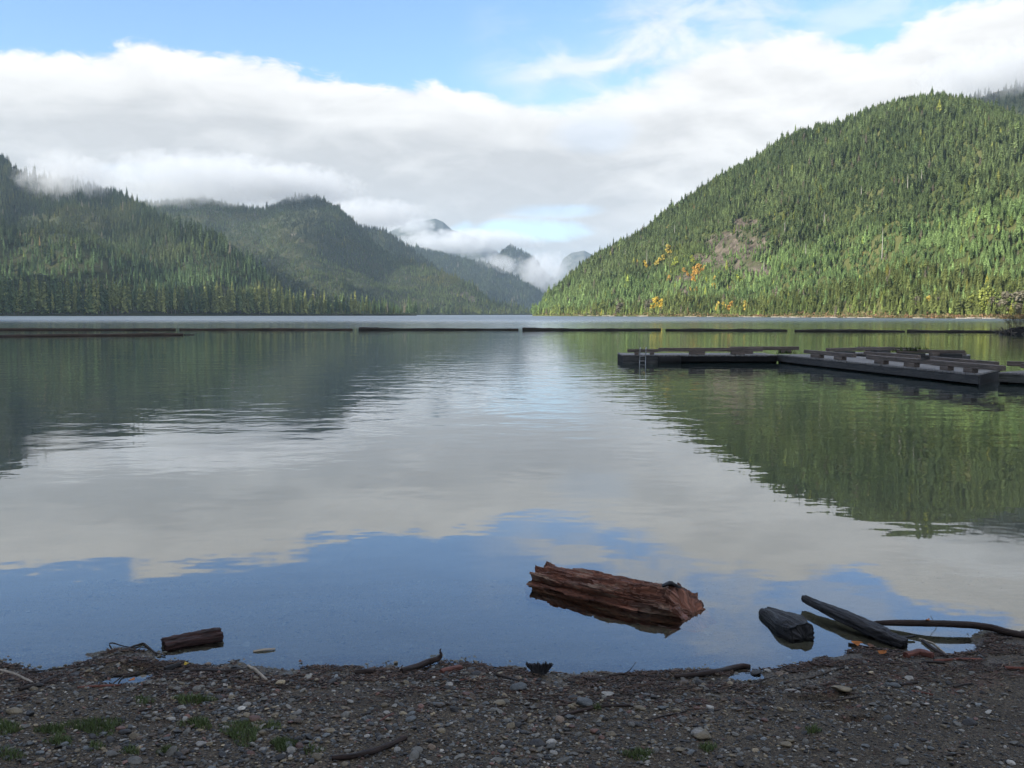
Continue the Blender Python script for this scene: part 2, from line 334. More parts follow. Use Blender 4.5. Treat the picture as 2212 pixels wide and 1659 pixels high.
# ------------------------------------------------------------ water
def m_water():
    m, n, b = material('lake_water'); nt = m.node_tree; nt.nodes.remove(b)
    out = nt.nodes['Material Output']; pos = n.new('ShaderNodeNewGeometry').outputs['Position']
    x, y, z = n.sep(pos); r = n.m('SQRT', n.m('ADD', n.m('MULTIPLY', x, x), n.m('MULTIPLY', y, y)))
    # wind zones: mirror by the beach, soft swell inside the log boom, chop outside it
    patch = n.noise(n.comb(n.m('MULTIPLY', x, .02), n.m('MULTIPLY', y, .05), 0.0), 1.0, 3, .5)
    inside = n.m('MULTIPLY', n.ss(y, 7, 26), n.ss(patch, .25, .7, .35, 1.25))
    outer = n.ss(n.m('ADD', y, n.m('MULTIPLY', n.m('SUBTRACT', patch, .5), 12)), 112, 150)
    far = n.ss(y, 170, 420)
    n1 = n.noise(n.comb(n.m('MULTIPLY', x, .75), y, 0.0), 1.1, 3, .5)      # about one metre swell
    n2 = n.noise(n.comb(n.m('MULTIPLY', x, .7), y, 4.0), 4.2, 2, .5)
    n3 = n.noise(n.comb(n.m('MULTIPLY', x, .5), y, 9.0), .9, 4, .65)       # outside chop
    h = n.m('ADD', n.m('MULTIPLY', n1, n.m('ADD', .0045, n.m('MULTIPLY', inside, .013))), n.m('MULTIPLY', n2, n.m('ADD', .00012, n.m('MULTIPLY', inside, .0020))))
    h = n.m('ADD', h, n.m('MULTIPLY', n3, n.m('ADD', n.m('MULTIPLY', outer, .045), n.m('MULTIPLY', far, .10))))
    bp = n.new('ShaderNodeBump'); n.put(bp.inputs['Height'], h); bp.inputs['Strength'].default_value = 1; bp.inputs['Distance'].default_value = 1
    gl = n.new('ShaderNodeBsdfGlossy'); n.put(gl.inputs['Normal'], bp.outputs[0]); gl.inputs['Color'].default_value = (.965, .975, .975, 1)
    n.put(gl.inputs['Roughness'], n.m('ADD', .015, n.m('ADD', n.m('MULTIPLY', outer, .08), n.m('MULTIPLY', far, .22))))
    tr = n.new('ShaderNodeBsdfTransparent'); tr.inputs['Color'].default_value = (.90, .95, .90, 1)
    fr = n.new('ShaderNodeFresnel'); fr.inputs['IOR'].default_value = 1.333; n.put(fr.inputs['Normal'], bp.outputs[0])
    body = n.new('ShaderNodeBsdfDiffuse'); body.inputs['Color'].default_value = (.016, .030, .028, 1)
    mb = n.new('ShaderNodeMixShader'); n.put(mb.inputs[0], n.ss(y, 9, 30, 0.0, 1.0)); n.l.new(tr.outputs[0], mb.inputs[1]); n.l.new(body.outputs[0], mb.inputs[2])
    mx = n.new('ShaderNodeMixShader'); n.put(mx.inputs[0], n.m('MULTIPLY', n.m('POWER', n.m('MAXIMUM', fr.outputs[0], .02), .76), n.ss(y, 130, 420, 1.0, .52))); n.l.new(mb.outputs[0], mx.inputs[1]); n.l.new(gl.outputs[0], mx.inputs[2])
    n.l.new(mx.outputs[0], out.inputs['Surface']); return m
wx = np.array([-14000, -3000, -600, -60, 0, 60, 600, 3000, 14000.]); wy = np.array([4.2, 8, 20, 60, 150, 500, 2000, 6000, 14000.])
X, Y = np.meshgrid(wx, wy)
o = mesh_obj('water', np.stack([X, Y, 0*X], -1).reshape(-1, 3), grid_faces(len(wy), len(wx)), m_water()); tag(o, kind='structure')

# ------------------------------------------------------------ hills
def m_hill(name, c1, c2, rock1=(.065, .054, .042), rock2=(.165, .14, .112), sc=.02):
    m, n, b = material(name); pos = n.new('ShaderNodeNewGeometry').outputs['Position']
    f = n.ss(n.noise(pos, sc, 6, .65), .35, .65); col = n.mix(f, c1, c2)
    rk = n.attr('rock')[2]; sx, sy, sz = n.sep(pos)
    str_ = n.noise(n.comb(n.m('MULTIPLY', sx, .12), n.m('MULTIPLY', sy, .12), n.m('MULTIPLY', sz, .045)), 1, 6, .7)
    rc = n.mix(n.ss(str_, .38, .64), rock1, rock2)
    rc = n.mix(n.ss(n.noise(pos, .05, 5, .6), .5, .6, 0, .8), rc, (.075, .085, .04))
    n.put(b.inputs['Base Color'], n.mix(n.ss(rk, .35, .65), col, rc)); b.inputs['Roughness'].default_value = .95; b.inputs['Specular IOR Level'].default_value = .1
    bp = n.new('ShaderNodeBump'); n.put(bp.inputs['Height'], str_); bp.inputs['Strength'].default_value = 1; bp.inputs['Distance'].default_value = 6
    n.put(b.inputs['Normal'], bp.outputs[0])
    return m
class Hill:
    """ridge line (U,V) over a shore line, as real ground between ys and yr metres away"""
    def __init__(s, name, sky, ys, yr, treeh, mat, nt=260, ns=110, amp=.09, nsc=250., prof=1.0, rock=None, seed=0, back=.7, step=None):
        T = []; E = []
        for p in sky: t, e = te(*p); T.append(t); E.append(e)
        tt = np.linspace(T[0], T[-1], nt); ee = np.interp(tt, T, E)
        Ut = 1106+F*tt/1.0
        ysv = np.interp(Ut, [a for a, _ in ys], [b for _, b in ys]); yrv = np.interp(Ut, [a for a, _ in yr], [b for _, b in yr])
        th = np.interp(Ut, [a for a, _ in treeh], [b for _, b in treeh])
        sarr = np.concatenate([[-.10, -.03, 0.0, .012, .03], np.linspace(.05, 1, ns), 1+np.linspace(.03, 1, 14)*back])
        zr = np.maximum(ee*yrv+CH-th*.85, 1.5)
        Sg, Zr = np.meshgrid(sarr, zr, indexing='ij')[0], zr[None, :]
        Yg = ysv[None, :]+Sg*(yrv-ysv)[None, :]; Xg = tt[None, :]*Yg
        f = np.clip(Sg, 0, 1); z = Zr*f**prof
        n = fbm(Xg/nsc, Yg/nsc, seed+.5, 5, .52); rid = 1-np.abs(fbm(Xg/nsc*1.3+9, Yg/nsc*.6, seed+7.5, 3))*1.6
        env = np.sin(np.pi*np.clip(Sg, 0, 1)**.8)
        z = z+Zr*amp*(n*.8+rid*.8-.6)*env*1.6
        lim = (ee[None, :]*Yg+CH-th[None, :]*.9)*np.interp(Sg, [0, .85, 1], [.9, .97, 1.0])
        z = np.where((Sg > .05) & (Sg <= 1), np.minimum(z, np.maximum(lim, .6)), z)
        z = np.maximum(z, np.where(Sg > .01, np.minimum(1.2+2*f, 30*f+.3), -9))
        bk = Sg > 1; z = np.where(bk, Zr*(1-((Sg-1)/back)**1.3*1.02)+n*Zr*.03*(Sg-1), z)
        z = np.where(Sg < 0, -3.5, z); z[2] = -.4; z[3] = .5; z = np.where(Sg > .02, z+.6, z)
        s.X, s.Y, s.Z, s.S = Xg, Yg, z, Sg; s.tt = tt; s.name = name; s.ns = len(sarr)
        rk = np.zeros_like(z)
        if rock:
            U, V = proj(Xg, Yg, z); nn = fbm(Xg/28, z/18, 4.4, 4)
            for (u, v, a, b, k) in rock: rk = np.maximum(rk, 1.25*k-((U-u)/a)**2-((V-v)/b)**2+nn*.75)
            rk = np.clip(rk, 0, 1)*((Sg > .01) & (Sg < 1))
        s.rk = rk
        s.o = mesh_obj(name, np.stack([Xg, Yg, z], -1).reshape(-1, 3), grid_faces(*z.shape), mat, smooth=True, attrs={'rock': rk.ravel()})
        tag(s.o, kind='structure')
    def sample(s, n, smax=1.03, smin=.012):
        """random ground points, even over the plan area"""
        r = int(np.searchsorted(s.S[:, 0], smax)); i0 = 3
        Yc = s.Y[i0:r+1]; Xc = s.X[i0:r+1]
        A = (Yc[1:, :-1]-Yc[:-1, :-1])*(Xc[:-1, 1:]-Xc[:-1, :-1]); A = np.abs(A); dz = (s.Z[i0:r+1][1:, :-1]-s.Z[i0:r+1][:-1, :-1])/(Yc[1:, :-1]-Yc[:-1, :-1]); dx = (s.Z[i0:r+1][:-1, 1:]-s.Z[i0:r+1][:-1, :-1])/np.abs(Xc[:-1, 1:]-Xc[:-1, :-1]+1e-6); A = A*np.sqrt(1+(dz**2)*1.6+dx**2*2.5); pr = (A/A.sum()).ravel()
        k = rng.choice(len(pr), n, p=pr); i, j = np.divmod(k, A.shape[1]); i = i+i0; a = rng.random(n); b = rng.random(n)
        def L(G): return (G[i, j]*(1-a)+G[i+1, j]*a)*(1-b)+(G[i, j+1]*(1-a)+G[i+1, j+1]*a)*b
        return L(s.X), L(s.Y), L(s.Z), L(s.S), L(s.rk)
    def hit(s, U, V, dz=0.0):
        """ground point seen at this direction"""
        t, e = te(U, V); j = int(np.clip(np.searchsorted(s.tt, t), 1, len(s.tt)-1)); q = (t-s.tt[j-1])/(s.tt[j]-s.tt[j-1])
        z = s.Z[:, j-1]*(1-q)+s.Z[:, j]*q; y = s.Y[:, j-1]*(1-q)+s.Y[:, j]*q
        el = (z+dz-CH)/y; k = np.where((el >= e) & (s.S[:, 0] > 0))[0]
        k = k[0] if len(k) else int(np.searchsorted(s.S[:, 0], .97))
        if k < 1: k = 4
        d = el[k]-el[k-1]; w_ = np.clip((e-el[k-1])/d, 0, 1) if abs(d) > 1e-9 and k > 4 else 1
        yy = y[k-1]*(1-w_)+y[k]*w_; zz = z[k-1]*(1-w_)+z[k]*w_
        return np.array([t*yy, yy, zz])
    def ground(s, x, y):
        t = x/y; j = int(np.clip(np.searchsorted(s.tt, t), 1, len(s.tt)-1)); return float(np.interp(y, s.Y[:, j], s.Z[:, j]))

M['hillR'] = m_hill('sunny_hillside_floor', (.07, .09, .030), (.12, .125, .05))  # brighter copy of the floor, sunlight put into the colour
M['hillL'] = m_hill('shaded_hillside_floor', (.030, .042, .020), (.055, .058, .028))  # darker copy of the floor, shade put into the colour
M['hillF'] = m_hill('far_mountain_floor', (.06, .07, .065), (.12, .125, .12), sc=.006)
R_sky = [(1150, 684), (1158, 681), (1166, 668), (1174, 648), (1181, 634), (1219, 604), (1272, 553), (1344, 515), (1400, 485), (1440, 450), (1480, 425), (1521, 396), (1580, 362), (1631, 341), (1680, 308), (1718, 286), (1770, 270), (1823, 261), (1870, 238), (1919, 221), (1960, 208),
         (2014, 203), (2062, 206), (2110, 219), (2160, 238), (2212, 256), (2400, 300), (2800, 390), (3300, 480), (4200, 560)]
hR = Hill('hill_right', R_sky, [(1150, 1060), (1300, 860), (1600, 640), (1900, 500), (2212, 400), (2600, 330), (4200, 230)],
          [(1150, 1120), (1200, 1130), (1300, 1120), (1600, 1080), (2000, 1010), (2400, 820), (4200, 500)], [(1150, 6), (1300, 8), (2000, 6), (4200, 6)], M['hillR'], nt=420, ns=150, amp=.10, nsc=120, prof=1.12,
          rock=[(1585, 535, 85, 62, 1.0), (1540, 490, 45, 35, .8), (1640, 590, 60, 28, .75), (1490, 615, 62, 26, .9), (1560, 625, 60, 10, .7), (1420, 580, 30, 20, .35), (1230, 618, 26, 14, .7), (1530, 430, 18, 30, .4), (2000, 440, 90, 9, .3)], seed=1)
hR2 = Hill('hill_right_far', [(2000, 330), (2060, 215), (2110, 196), (2160, 180), (2212, 170), (2400, 130), (2700, 120), (3200, 250)], [(2000, 1300), (3200, 900)], [(2000, 1900), (3200, 1500)], [(2000, 16), (3200, 16)], M['hillL'], nt=120, ns=60, seed=2)
A_sky = [(-2600, 420), (-1600, 360), (-900, 300), (-400, 285), (-100, 300), (0, 326), (27, 356), (63, 368), (110, 376), (159, 381), (214, 394), (247, 409), (280, 421), (307, 441), (340, 462), (378, 477), (439, 493), (472, 509), (521, 544), (562, 572), (598, 604),
         (640, 630), (720, 642), (800, 652), (850, 668), (880, 680), (900, 684)]
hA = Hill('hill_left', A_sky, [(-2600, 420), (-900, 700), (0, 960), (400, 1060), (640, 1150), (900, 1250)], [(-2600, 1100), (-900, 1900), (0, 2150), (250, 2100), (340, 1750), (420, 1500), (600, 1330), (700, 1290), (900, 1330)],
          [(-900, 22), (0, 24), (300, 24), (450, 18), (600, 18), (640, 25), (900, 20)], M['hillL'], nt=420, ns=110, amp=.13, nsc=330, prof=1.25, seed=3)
B_sky = [(200, 470), (300, 436), (380, 428), (440, 424), (500, 440), (560, 448), (590, 440), (605, 430), (640, 420), (684, 419), (730, 443), (756, 468), (783, 492), (812, 525), (842, 549), (890, 563), (931, 574), (973, 593), (1023, 611), (1046, 633), (1059, 646), (1100, 652), (1140, 660), (1165, 668), (1175, 682)]
hB = Hill('hill_middle', B_sky, [(200, 1500), (700, 1700), (1060, 2100), (1175, 2500)], [(200, 3000), (600, 2900), (760, 2800), (900, 2700), (1060, 2400), (1175, 2560)], [(200, 14), (700, 16), (1050, 16), (1175, 18)], M['hillL'], nt=380, ns=120, amp=.16, nsc=520, prof=1.15,
          rock=[(1005, 640, 40, 16, .55), (640, 515, 30, 18, .3)], seed=4)
hC = Hill('hill_behind', [(700, 470), (783, 482), (832, 491), (861, 513), (891, 534), (931, 566), (960, 590), (985, 615), (1010, 650), (1030, 680)], [(700, 2900), (1030, 2950)], [(700, 3600), (1030, 3200)], [(700, 18), (1030, 14)], M['hillL'], nt=150, ns=60, seed=5, nsc=500)
hD = Hill('hill_valley', [(820, 520), (900, 531), (967, 545), (1007, 556), (1059, 566), (1089, 583), (1121, 600), (1154, 617), (1171, 630), (1185, 650), (1200, 680)], [(820, 3600), (1200, 4200)], [(820, 4800), (1200, 4700)], [(820, 18), (1200, 18)], M['hillL'], nt=200, ns=80, seed=6, nsc=700, amp=.14)
hE = Hill('mountain_far', [(1000, 600), (1050, 575), (1079, 548), (1102, 528), (1112, 535), (1121, 539), (1135, 545), (1150, 553), (1161, 565), (1172, 585), (1185, 597), (1204, 612), (1230, 640), (1260, 670)], [(1000, 4600), (1260, 4700)], [(1000, 5600), (1260, 5500)], [(1000, 10), (1260, 10)], M['hillF'], nt=160, ns=80, seed=8, nsc=600, amp=.2)
hF = Hill('mountain_peak', [(780, 560), (840, 500), (875, 484), (910, 477), (940, 471), (957, 478), (976, 495), (1010, 505), (1060, 530), (1120, 580), (1180, 640)], [(780, 5600), (1180, 5700)], [(780, 6900), (1180, 6900)], [(780, 5), (1180, 5)], M['hillF'], nt=160, ns=60, seed=9, nsc=700, amp=.2)
hG = Hill('mountain_faint', [(1180, 640), (1217, 557), (1235, 545), (1262, 540), (1300, 560), (1420, 620)], [(1180, 6600), (1420, 6600)], [(1180, 7600), (1420, 7600)], [(1180, 5), (1420, 5)], M['hillF'], nt=100, ns=50, seed=10, nsc=700, amp=.2)

# ridges out of view, placed and shaped to shade the beach and left shore
def ridge(L, wk=1.0, sd=0):
    L = np.array(L, float); n = 120; q = np.linspace(0, len(L)-1, n); pl = np.stack([np.interp(q, np.arange(len(L)), L[:, k]) for k in range(3)], -1)
    for _ in range(6): pl[1:-1] = .25*pl[:-2]+.5*pl[1:-1]+.25*pl[2:]
    w_ = np.linspace(-1, 1, 61); V = []
    for i in range(n):
        t = pl[min(i+1, n-1), :2]-pl[max(i-1, 0), :2]; t /= np.linalg.norm(t); nn = np.array([-t[1], t[0]]); h = pl[i, 2]; hw = h*wk
        for a in w_:
            p = pl[i, :2]+nn*a*hw; V.append((p[0], p[1], -1+(h+1)*(1-abs(a))**.9+(1-abs(a))*(8*float(perlin(p[0]/40, p[1]/40, 3+sd))+5*float(perlin(p[0]/14, p[1]/14, 9+sd)))))
    o = mesh_obj('shade_hill', V, grid_faces(n, len(w_)), M['hillL'], smooth=True, attrs={'rock': np.zeros(n*len(w_))}); tag(o, kind='structure')
ridge([(-760, 300, 60), (-600, 130, 200), (-430, -20, 235), (-330, -130, 225), (-220, -230, 200), (-60, -290, 150), (160, -340, 110), (500, -430, 90), (900, -500, 80)])
ridge([(-1900, 150, 372), (-1600, 340, 376), (-1352, 507, 378), (-1160, 640, 386), (-972, 777, 414), (-850, 870, 300)], .85, 4)  # spur added off view so its shadow covers the shore tree bases

# ------------------------------------------------------------ trees
def conifer_mesh(seed, tiers=22, per=9, droop=.35, width=.17, bare=.08, tip=1.0):
    """unit-height crown: whorls of drooping boughs, each a bent ragged blade"""
    r = random.Random(seed); V = []; Fc = []; sh = []
    for k in range(tiers):
        f = k/(tiers-1); z0 = bare+(1-bare)*f**.92*.985
        rad = width*(1-f)**.8*(.75+.5*r.random())+.006
        if f < .12: rad *= .75+f*2
        for j in range(per if f < .8 else max(4, per-4)):
            a = 2*math.pi*(j+r.random()*.9)/per+k*.7; L = rad*(.6+.65*r.random()); wd = L*.34+.006
            dx, dy = math.cos(a), math.sin(a); px, py = -dy, dx; dr = droop*L*(.6+.8*r.random())
            up = .35*L; b = len(V)
            V += [(0.0, 0.0, z0+up*.4), (dx*L*.55+px*wd, dy*L*.55+py*wd, z0-dr*.25), (dx*L, dy*L, z0-dr), (dx*L*.55-px*wd, dy*L*.55-py*wd, z0-dr*.25), (dx*L*.45, dy*L*.45, z0-dr*.5-.018)]
            Fc += [(b, b+1, b+2), (b, b+2, b+3), (b+4, b+2, b+1), (b+4, b+3, b+2)]
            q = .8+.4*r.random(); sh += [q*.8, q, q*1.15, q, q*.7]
    b = len(V); V += [(.006, 0, .9), (-.004, .005, .9), (-.004, -.005, .9), (0, 0, 1.0*tip)]; Fc += [(b, b+1, b+3), (b+1, b+2, b+3), (b+2, b, b+3)]; sh += [1.1]*4
    return V, Fc, sh
def broad_mesh(seed, n=260, tall=1.0, wide=.42, bottom=.18):
    r = random.Random(seed); V = []; Fc = []; sh = []
    lobes = []
    for _ in range(16): z = r.uniform(bottom+.12, .9); q = wide*.62*math.sin(math.pi*min(1, (1.05-z)*.95+.05))**.7; lobes.append((r.uniform(-1, 1)*q, r.uniform(-1, 1)*q, z, r.uniform(.12, .26)*wide*1.5))
    for k in range(n):
        lx, ly, lz, lr = r.choice(lobes); d = Vector((r.gauss(0, 1), r.gauss(0, 1), r.gauss(0, 1))).normalized()*lr*(.5+.5*r.random())
        c = Vector((lx, ly, lz))+Vector((d.x, d.y, d.z*1.1)); s = .035+.035*r.random()
        n1 = Vector((r.gauss(0, 1), r.gauss(0, 1), r.gauss(0, 1))).normalized(); n2 = n1.orthogonal().normalized(); n3 = n1.cross(n2); b = len(V)
        V += [tuple(c+n2*s), tuple(c+n3*s*.8), tuple(c-n2*s), tuple(c-n3*s*.8)]; Fc.append((b, b+1, b+2, b+3)); q = .75+.5*r.random(); sh += [q]*4
    return V, Fc, sh
def trunk_mesh(h=.95, r0=.014):
    m = MB(); m.tube([(0, 0, -.02), (0.002, 0, .3), (-.002, .002, .6), (0, 0, h)], [r0*1.3, r0, r0*.6, .002], 6); return m
CON = []
for i, (wd, dr, br, ti) in enumerate([(.15, .5, .10, 24), (.18, .4, .05, 22), (.13, .55, .16, 26), (.20, .35, .03, 20), (.11, .6, .22, 26)]):
    V, Fc, sh = conifer_mesh(40+i, ti, 9, dr, wd, br); me = bpy.data.meshes.new('crown'); me.from_pydata(V, [], Fc); me.update()
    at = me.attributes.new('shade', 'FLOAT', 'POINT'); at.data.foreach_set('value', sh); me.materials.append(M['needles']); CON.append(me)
BRD = []
for i in range(3):
    V, Fc, sh = broad_mesh(70+i, 620, wide=[.42, .30, .55][i], bottom=[.15, .1, .05][i]); me = bpy.data.meshes.new('crown'); me.from_pydata(V, [], Fc); me.update()
    at = me.attributes.new('shade', 'FLOAT', 'POINT'); at.data.foreach_set('value', sh); me.materials.append(M['needles']); BRD.append(me)
TM = trunk_mesh(); _t = TM.build('trunk', M['trunk']); TRUNK = _t.data; bpy.data.objects.remove(_t)
FIRST = {}
def tree(kind, me, loc, h, wscale, col, label, cat, group, name):
    root = empty(name, loc, random.uniform(0, 6.28)); tag(root, label, cat, group)
    c = bpy.data.objects.new('crown', me); C.objects.link(c); c.parent = root; c.scale = (h*wscale, h*wscale, h); c.color = (*col, 1)
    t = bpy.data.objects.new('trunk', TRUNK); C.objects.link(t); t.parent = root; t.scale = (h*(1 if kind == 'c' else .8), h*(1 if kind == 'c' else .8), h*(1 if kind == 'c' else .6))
    FIRST.setdefault(me.name, c); return root
def scatter(name, pts, rotz, scl, idx, tint, sources, label, cat, tilt=None):
    """one stuff object: points that carry copies of the source meshes"""
    n = len(pts); me = bpy.data.meshes.new(name); me.vertices.add(n); me.vertices.foreach_set('co', np.asarray(pts, np.float32).ravel())
    def at(k, t, key, a): q = me.attributes.new(k, t, 'POINT'); q.data.foreach_set(key, np.asarray(a).ravel())
    rot = np.zeros((n, 3), np.float32); rot[:, 2] = rotz
    if tilt is not None: rot[:, :2] = tilt
    at('rot', 'FLOAT_VECTOR', 'vector', rot); at('scl', 'FLOAT_VECTOR', 'vector', np.asarray(scl, np.float32)); at('idx', 'INT', 'value', np.asarray(idx, np.int32)); at('tint', 'FLOAT_VECTOR', 'vector', np.asarray(tint, np.float32))
    o = bpy.data.objects.new(name, me); C.objects.link(o); tag(o, label, cat, kind='stuff')
    o.color = (0, 0, 0, 1)
    g = bpy.data.node_groups.new(name+'_scatter', 'GeometryNodeTree'); g.interface.new_socket('Geometry', in_out='INPUT', socket_type='NodeSocketGeometry'); g.interface.new_socket('Geometry', in_out='OUTPUT', socket_type='NodeSocketGeometry')
    N = g.nodes; L = g.links; gi = N.new('NodeGroupInput'); go = N.new('NodeGroupOutput'); ip = N.new('GeometryNodeInstanceOnPoints'); jn = N.new('GeometryNodeJoinGeometry')
    for s in sources:
        oi = N.new('GeometryNodeObjectInfo'); oi.transform_space = 'ORIGINAL'; oi.inputs['Object'].default_value = s
        gt = N.new('GeometryNodeGeometryToInstance'); L.new(oi.outputs['Geometry'], gt.inputs[0]); L.new(gt.outputs[0], jn.inputs[0])
    def na(k, t): q = N.new('GeometryNodeInputNamedAttribute'); q.data_type = t; q.inputs[0].default_value = k; return q.outputs[0]
    ip.inputs['Pick Instance'].default_value = True
    L.new(gi.outputs[0], ip.inputs['Points']); L.new(jn.outputs[0], ip.inputs['Instance']); L.new(na('idx', 'INT'), ip.inputs['Instance Index']); L.new(na('rot', 'FLOAT_VECTOR'), ip.inputs['Rotation']); L.new(na('scl', 'FLOAT_VECTOR'), ip.inputs['Scale'])
    L.new(ip.outputs[0], go.inputs[0]); md = o.modifiers.new('scatter', 'NODES'); md.node_group = g
    return o

# --- single trees: the tall firs on the left shore
def shore_firs():
    n = 0
    tops = [(-30, 592), (0, 590), (60, 588), (120, 592), (190, 596), (230, 594), (300, 600), (360, 608), (430, 606), (470, 604), (520, 612), (560, 600), (600, 612), (650, 625), (700, 622), (760, 626), (800, 632), (850, 650), (870, 662)]
    ux = [a for a, _ in tops]; vy = [b for _, b in tops]
    for row, (off, cnt) in enumerate(((0, 84), (.012, 76), (.028, 60))):
        for k in range(cnt):
            U = -30+895*(k+random.random())/cnt; t, _ = te(U, 680)
            j = int(np.clip(np.searchsorted(hA.tt, t), 1, len(hA.tt)-1)); i = int(np.searchsorted(hA.S[:, 0], .014+off+random.random()*.012))
            x, y, z = hA.X[i, j], hA.Y[i, j], hA.Z[i, j]
            vt = np.interp(U, ux, vy)+abs(random.gauss(0, 1))*12-2+(8 if row == 2 else 0); _, e = te(U, vt); h = e*y+CH-z
            if random.random() < .12: h *= .72
            h = max(h, 9); g = random.random()
            col = ((.20, .22, .07), (.08, .12, .05), (.30, .31, .10), (.14, .18, .065))[int(g*4)]
            me = CON[random.choice((0, 2, 4, 2, 0))]; hw = 'very tall' if h > 42 else 'tall' if h > 32 else 'shorter'; cw = ('olive', 'dark green', 'yellowish', 'mid green')[int(g*4)]
            seg_ = 'at the far left edge' if U < 120 else 'below the left hill face' if U < 330 else 'below the left hill shoulder' if U < 560 else 'at the foot of the left hill' if U < 700 else 'on the low point before the middle hill'
            tree('c', me, (x, y, z-.3), h, random.uniform(.75, 1.15), col, f'{hw} {cw} fir in the shore row {seg_}', 'fir tree', f'{hw} {cw} firs in the shore row {seg_}', 'fir_tree'); n += 1
    return n
nfir = shore_firs()
def hill_firs():
    # the taller single firs that break the skyline and stand out on the right hill
    for k in range(46):
        U = random.uniform(1178, 1760); t, _ = te(U, 600); j = int(np.clip(np.searchsorted(hR.tt, t), 1, len(hR.tt)-1)); i = int(np.searchsorted(hR.S[:, 0], random.uniform(.94, 1.0)))
        wh = 'at the low left tip of the right hill' if U < 1300 else 'above the autumn trees of the right hill' if U < 1450 else 'above the rock face of the right hill' if U < 1620 else 'high on the left flank of the right hill'
        h = random.uniform(10, 16); x, y, z = hR.X[i, j], hR.Y[i, j], hR.Z[i, j]
        tree('c', CON[random.choice((0, 2, 4))], (x, y, z-.3), h, random.uniform(.7, 1.0), (.05, .075, .03), 'tall narrow fir on the skyline '+wh, 'fir tree', 'tall narrow firs on the skyline '+wh, 'fir_tree')
    for U, V, h in ((1216, 640, 20), (1500, 440, 15), (1515, 438, 17), (1447, 470, 14), (1640, 520, 17)):
        p = hR.hit(U, V); tree('c', CON[2], p, h, .8, (.045, .062, .028), 'tall fir standing clear of its neighbours on the right hill', 'fir tree', 'single tall firs of the right hill', 'fir_tree')
hill_firs()
ORD = 'first second third fourth fifth sixth seventh eighth ninth tenth eleventh twelfth thirteenth fourteenth fifteenth sixteenth seventeenth eighteenth nineteenth twentieth'.split()+['later']*40
def autumn():
    Y1 = (.50, .37, .055); Y2 = (.40, .32, .07); O1 = (.46, .28, .065); G1 = (.26, .30, .05)
    L = [(1442, 500, 9, O1), (1431, 525, 7, O1), (1445, 552, 13, Y2), (1395, 582, 12, Y1), (1420, 580, 14, Y2), (1431, 568, 10, Y2), (1447, 575, 6, O1), (1376, 570, 6, Y1), (1497, 575, 13, G1), (1500, 597, 11, O1), (1509, 597, 13, O1), (1520, 588, 8, O1), (1444, 612, 10, O1),
         (1498, 615, 12, O1), (1469, 610, 6, O1), (1458, 578, 12, G1), (1541, 616, 10, Y2), (1550, 608, 10, G1), (1540, 632, 9, Y2), (1492, 634, 7, Y2), (1503, 634, 7, O1), (1461, 641, 6, O1), (1596, 615, 11, G1), (1527, 614, 9, G1), (1485, 598, 6, O1), (1478, 590, 6, O1),
         (1414, 680, 15, Y1), (1431, 677, 14, Y1), (1549, 680, 11, Y2), (1566, 680, 11, Y2), (1578, 679, 12, O1), (1592, 677, 9, Y2), (1603, 675, 9, Y2), (1612, 679, 12, Y2), (2008, 668, 8, Y2), (2040, 667, 6, O1), (2093, 681, 8, Y2), (1866, 555, 4, O1), (1950, 450, 4, O1), (2150, 566, 3, O1), (1830, 640, 5, G1)]
    nth = {}
    for U, V, h, c in sorted(L, key=lambda q: q[0]):
        p = hR.hit(U, V); me = BRD[random.choice((0, 1, 1))]
        what = {Y1: 'bright yellow', Y2: 'golden yellow', O1: 'orange', G1: 'yellow green'}[c]
        nth[c] = nth.get(c, -1)+1; tree('b', me, p, h*.82, random.uniform(.8, 1.2), c, f'{what} autumn tree on the right hill, {ORD[nth[c]]} {what} one from the left', 'autumn tree', what+' autumn trees on the right hill', 'autumn_tree')
    OL = (.10, .13, .035); GY = (.13, .12, .085)
    for i, (U, V, h, c) in enumerate(sorted([(2105, 683, 9, OL), (2120, 682, 12, (.15, .18, .04)), (2135, 682, 11, (.17, .20, .045)), (2075, 685, 5, GY), (2085, 685, 6, GY), (2060, 684, 4, OL), (2150, 684, 8, GY), (2165, 684, 9, OL), (2180, 684, 10, GY), (2195, 684, 8, OL), (2030, 684, 6, GY), (1985, 684, 6, GY), (1975, 682, 7, OL), (1755, 684, 6, (.12, .15, .04)),
                       (1400, 681, 10, GY), (1690, 684, 4, OL), (2210, 684, 10, GY), (1300, 681, 9, OL), (1340, 680, 9, GY), (1930, 684, 4, (.12, .15, .04))], key=lambda q: q[0])):
        p = hR.hit(U, V); tree('b', BRD[random.choice((0, 2))], p, h, random.uniform(.9, 1.3), c, f'rounded leafy tree at the foot of the right hill, {ORD[i]} of them from the left', 'leafy tree', 'leafy trees at the foot of the right hill', 'leafy_tree')
autumn()
SRC = [FIRST[m.name] for m in CON if m.name in FIRST]; 
for m_ in CON:
    if m_.name not in FIRST: print('missing source', m_.name)
BSRC = [FIRST[m.name] for m in BRD if m.name in FIRST]
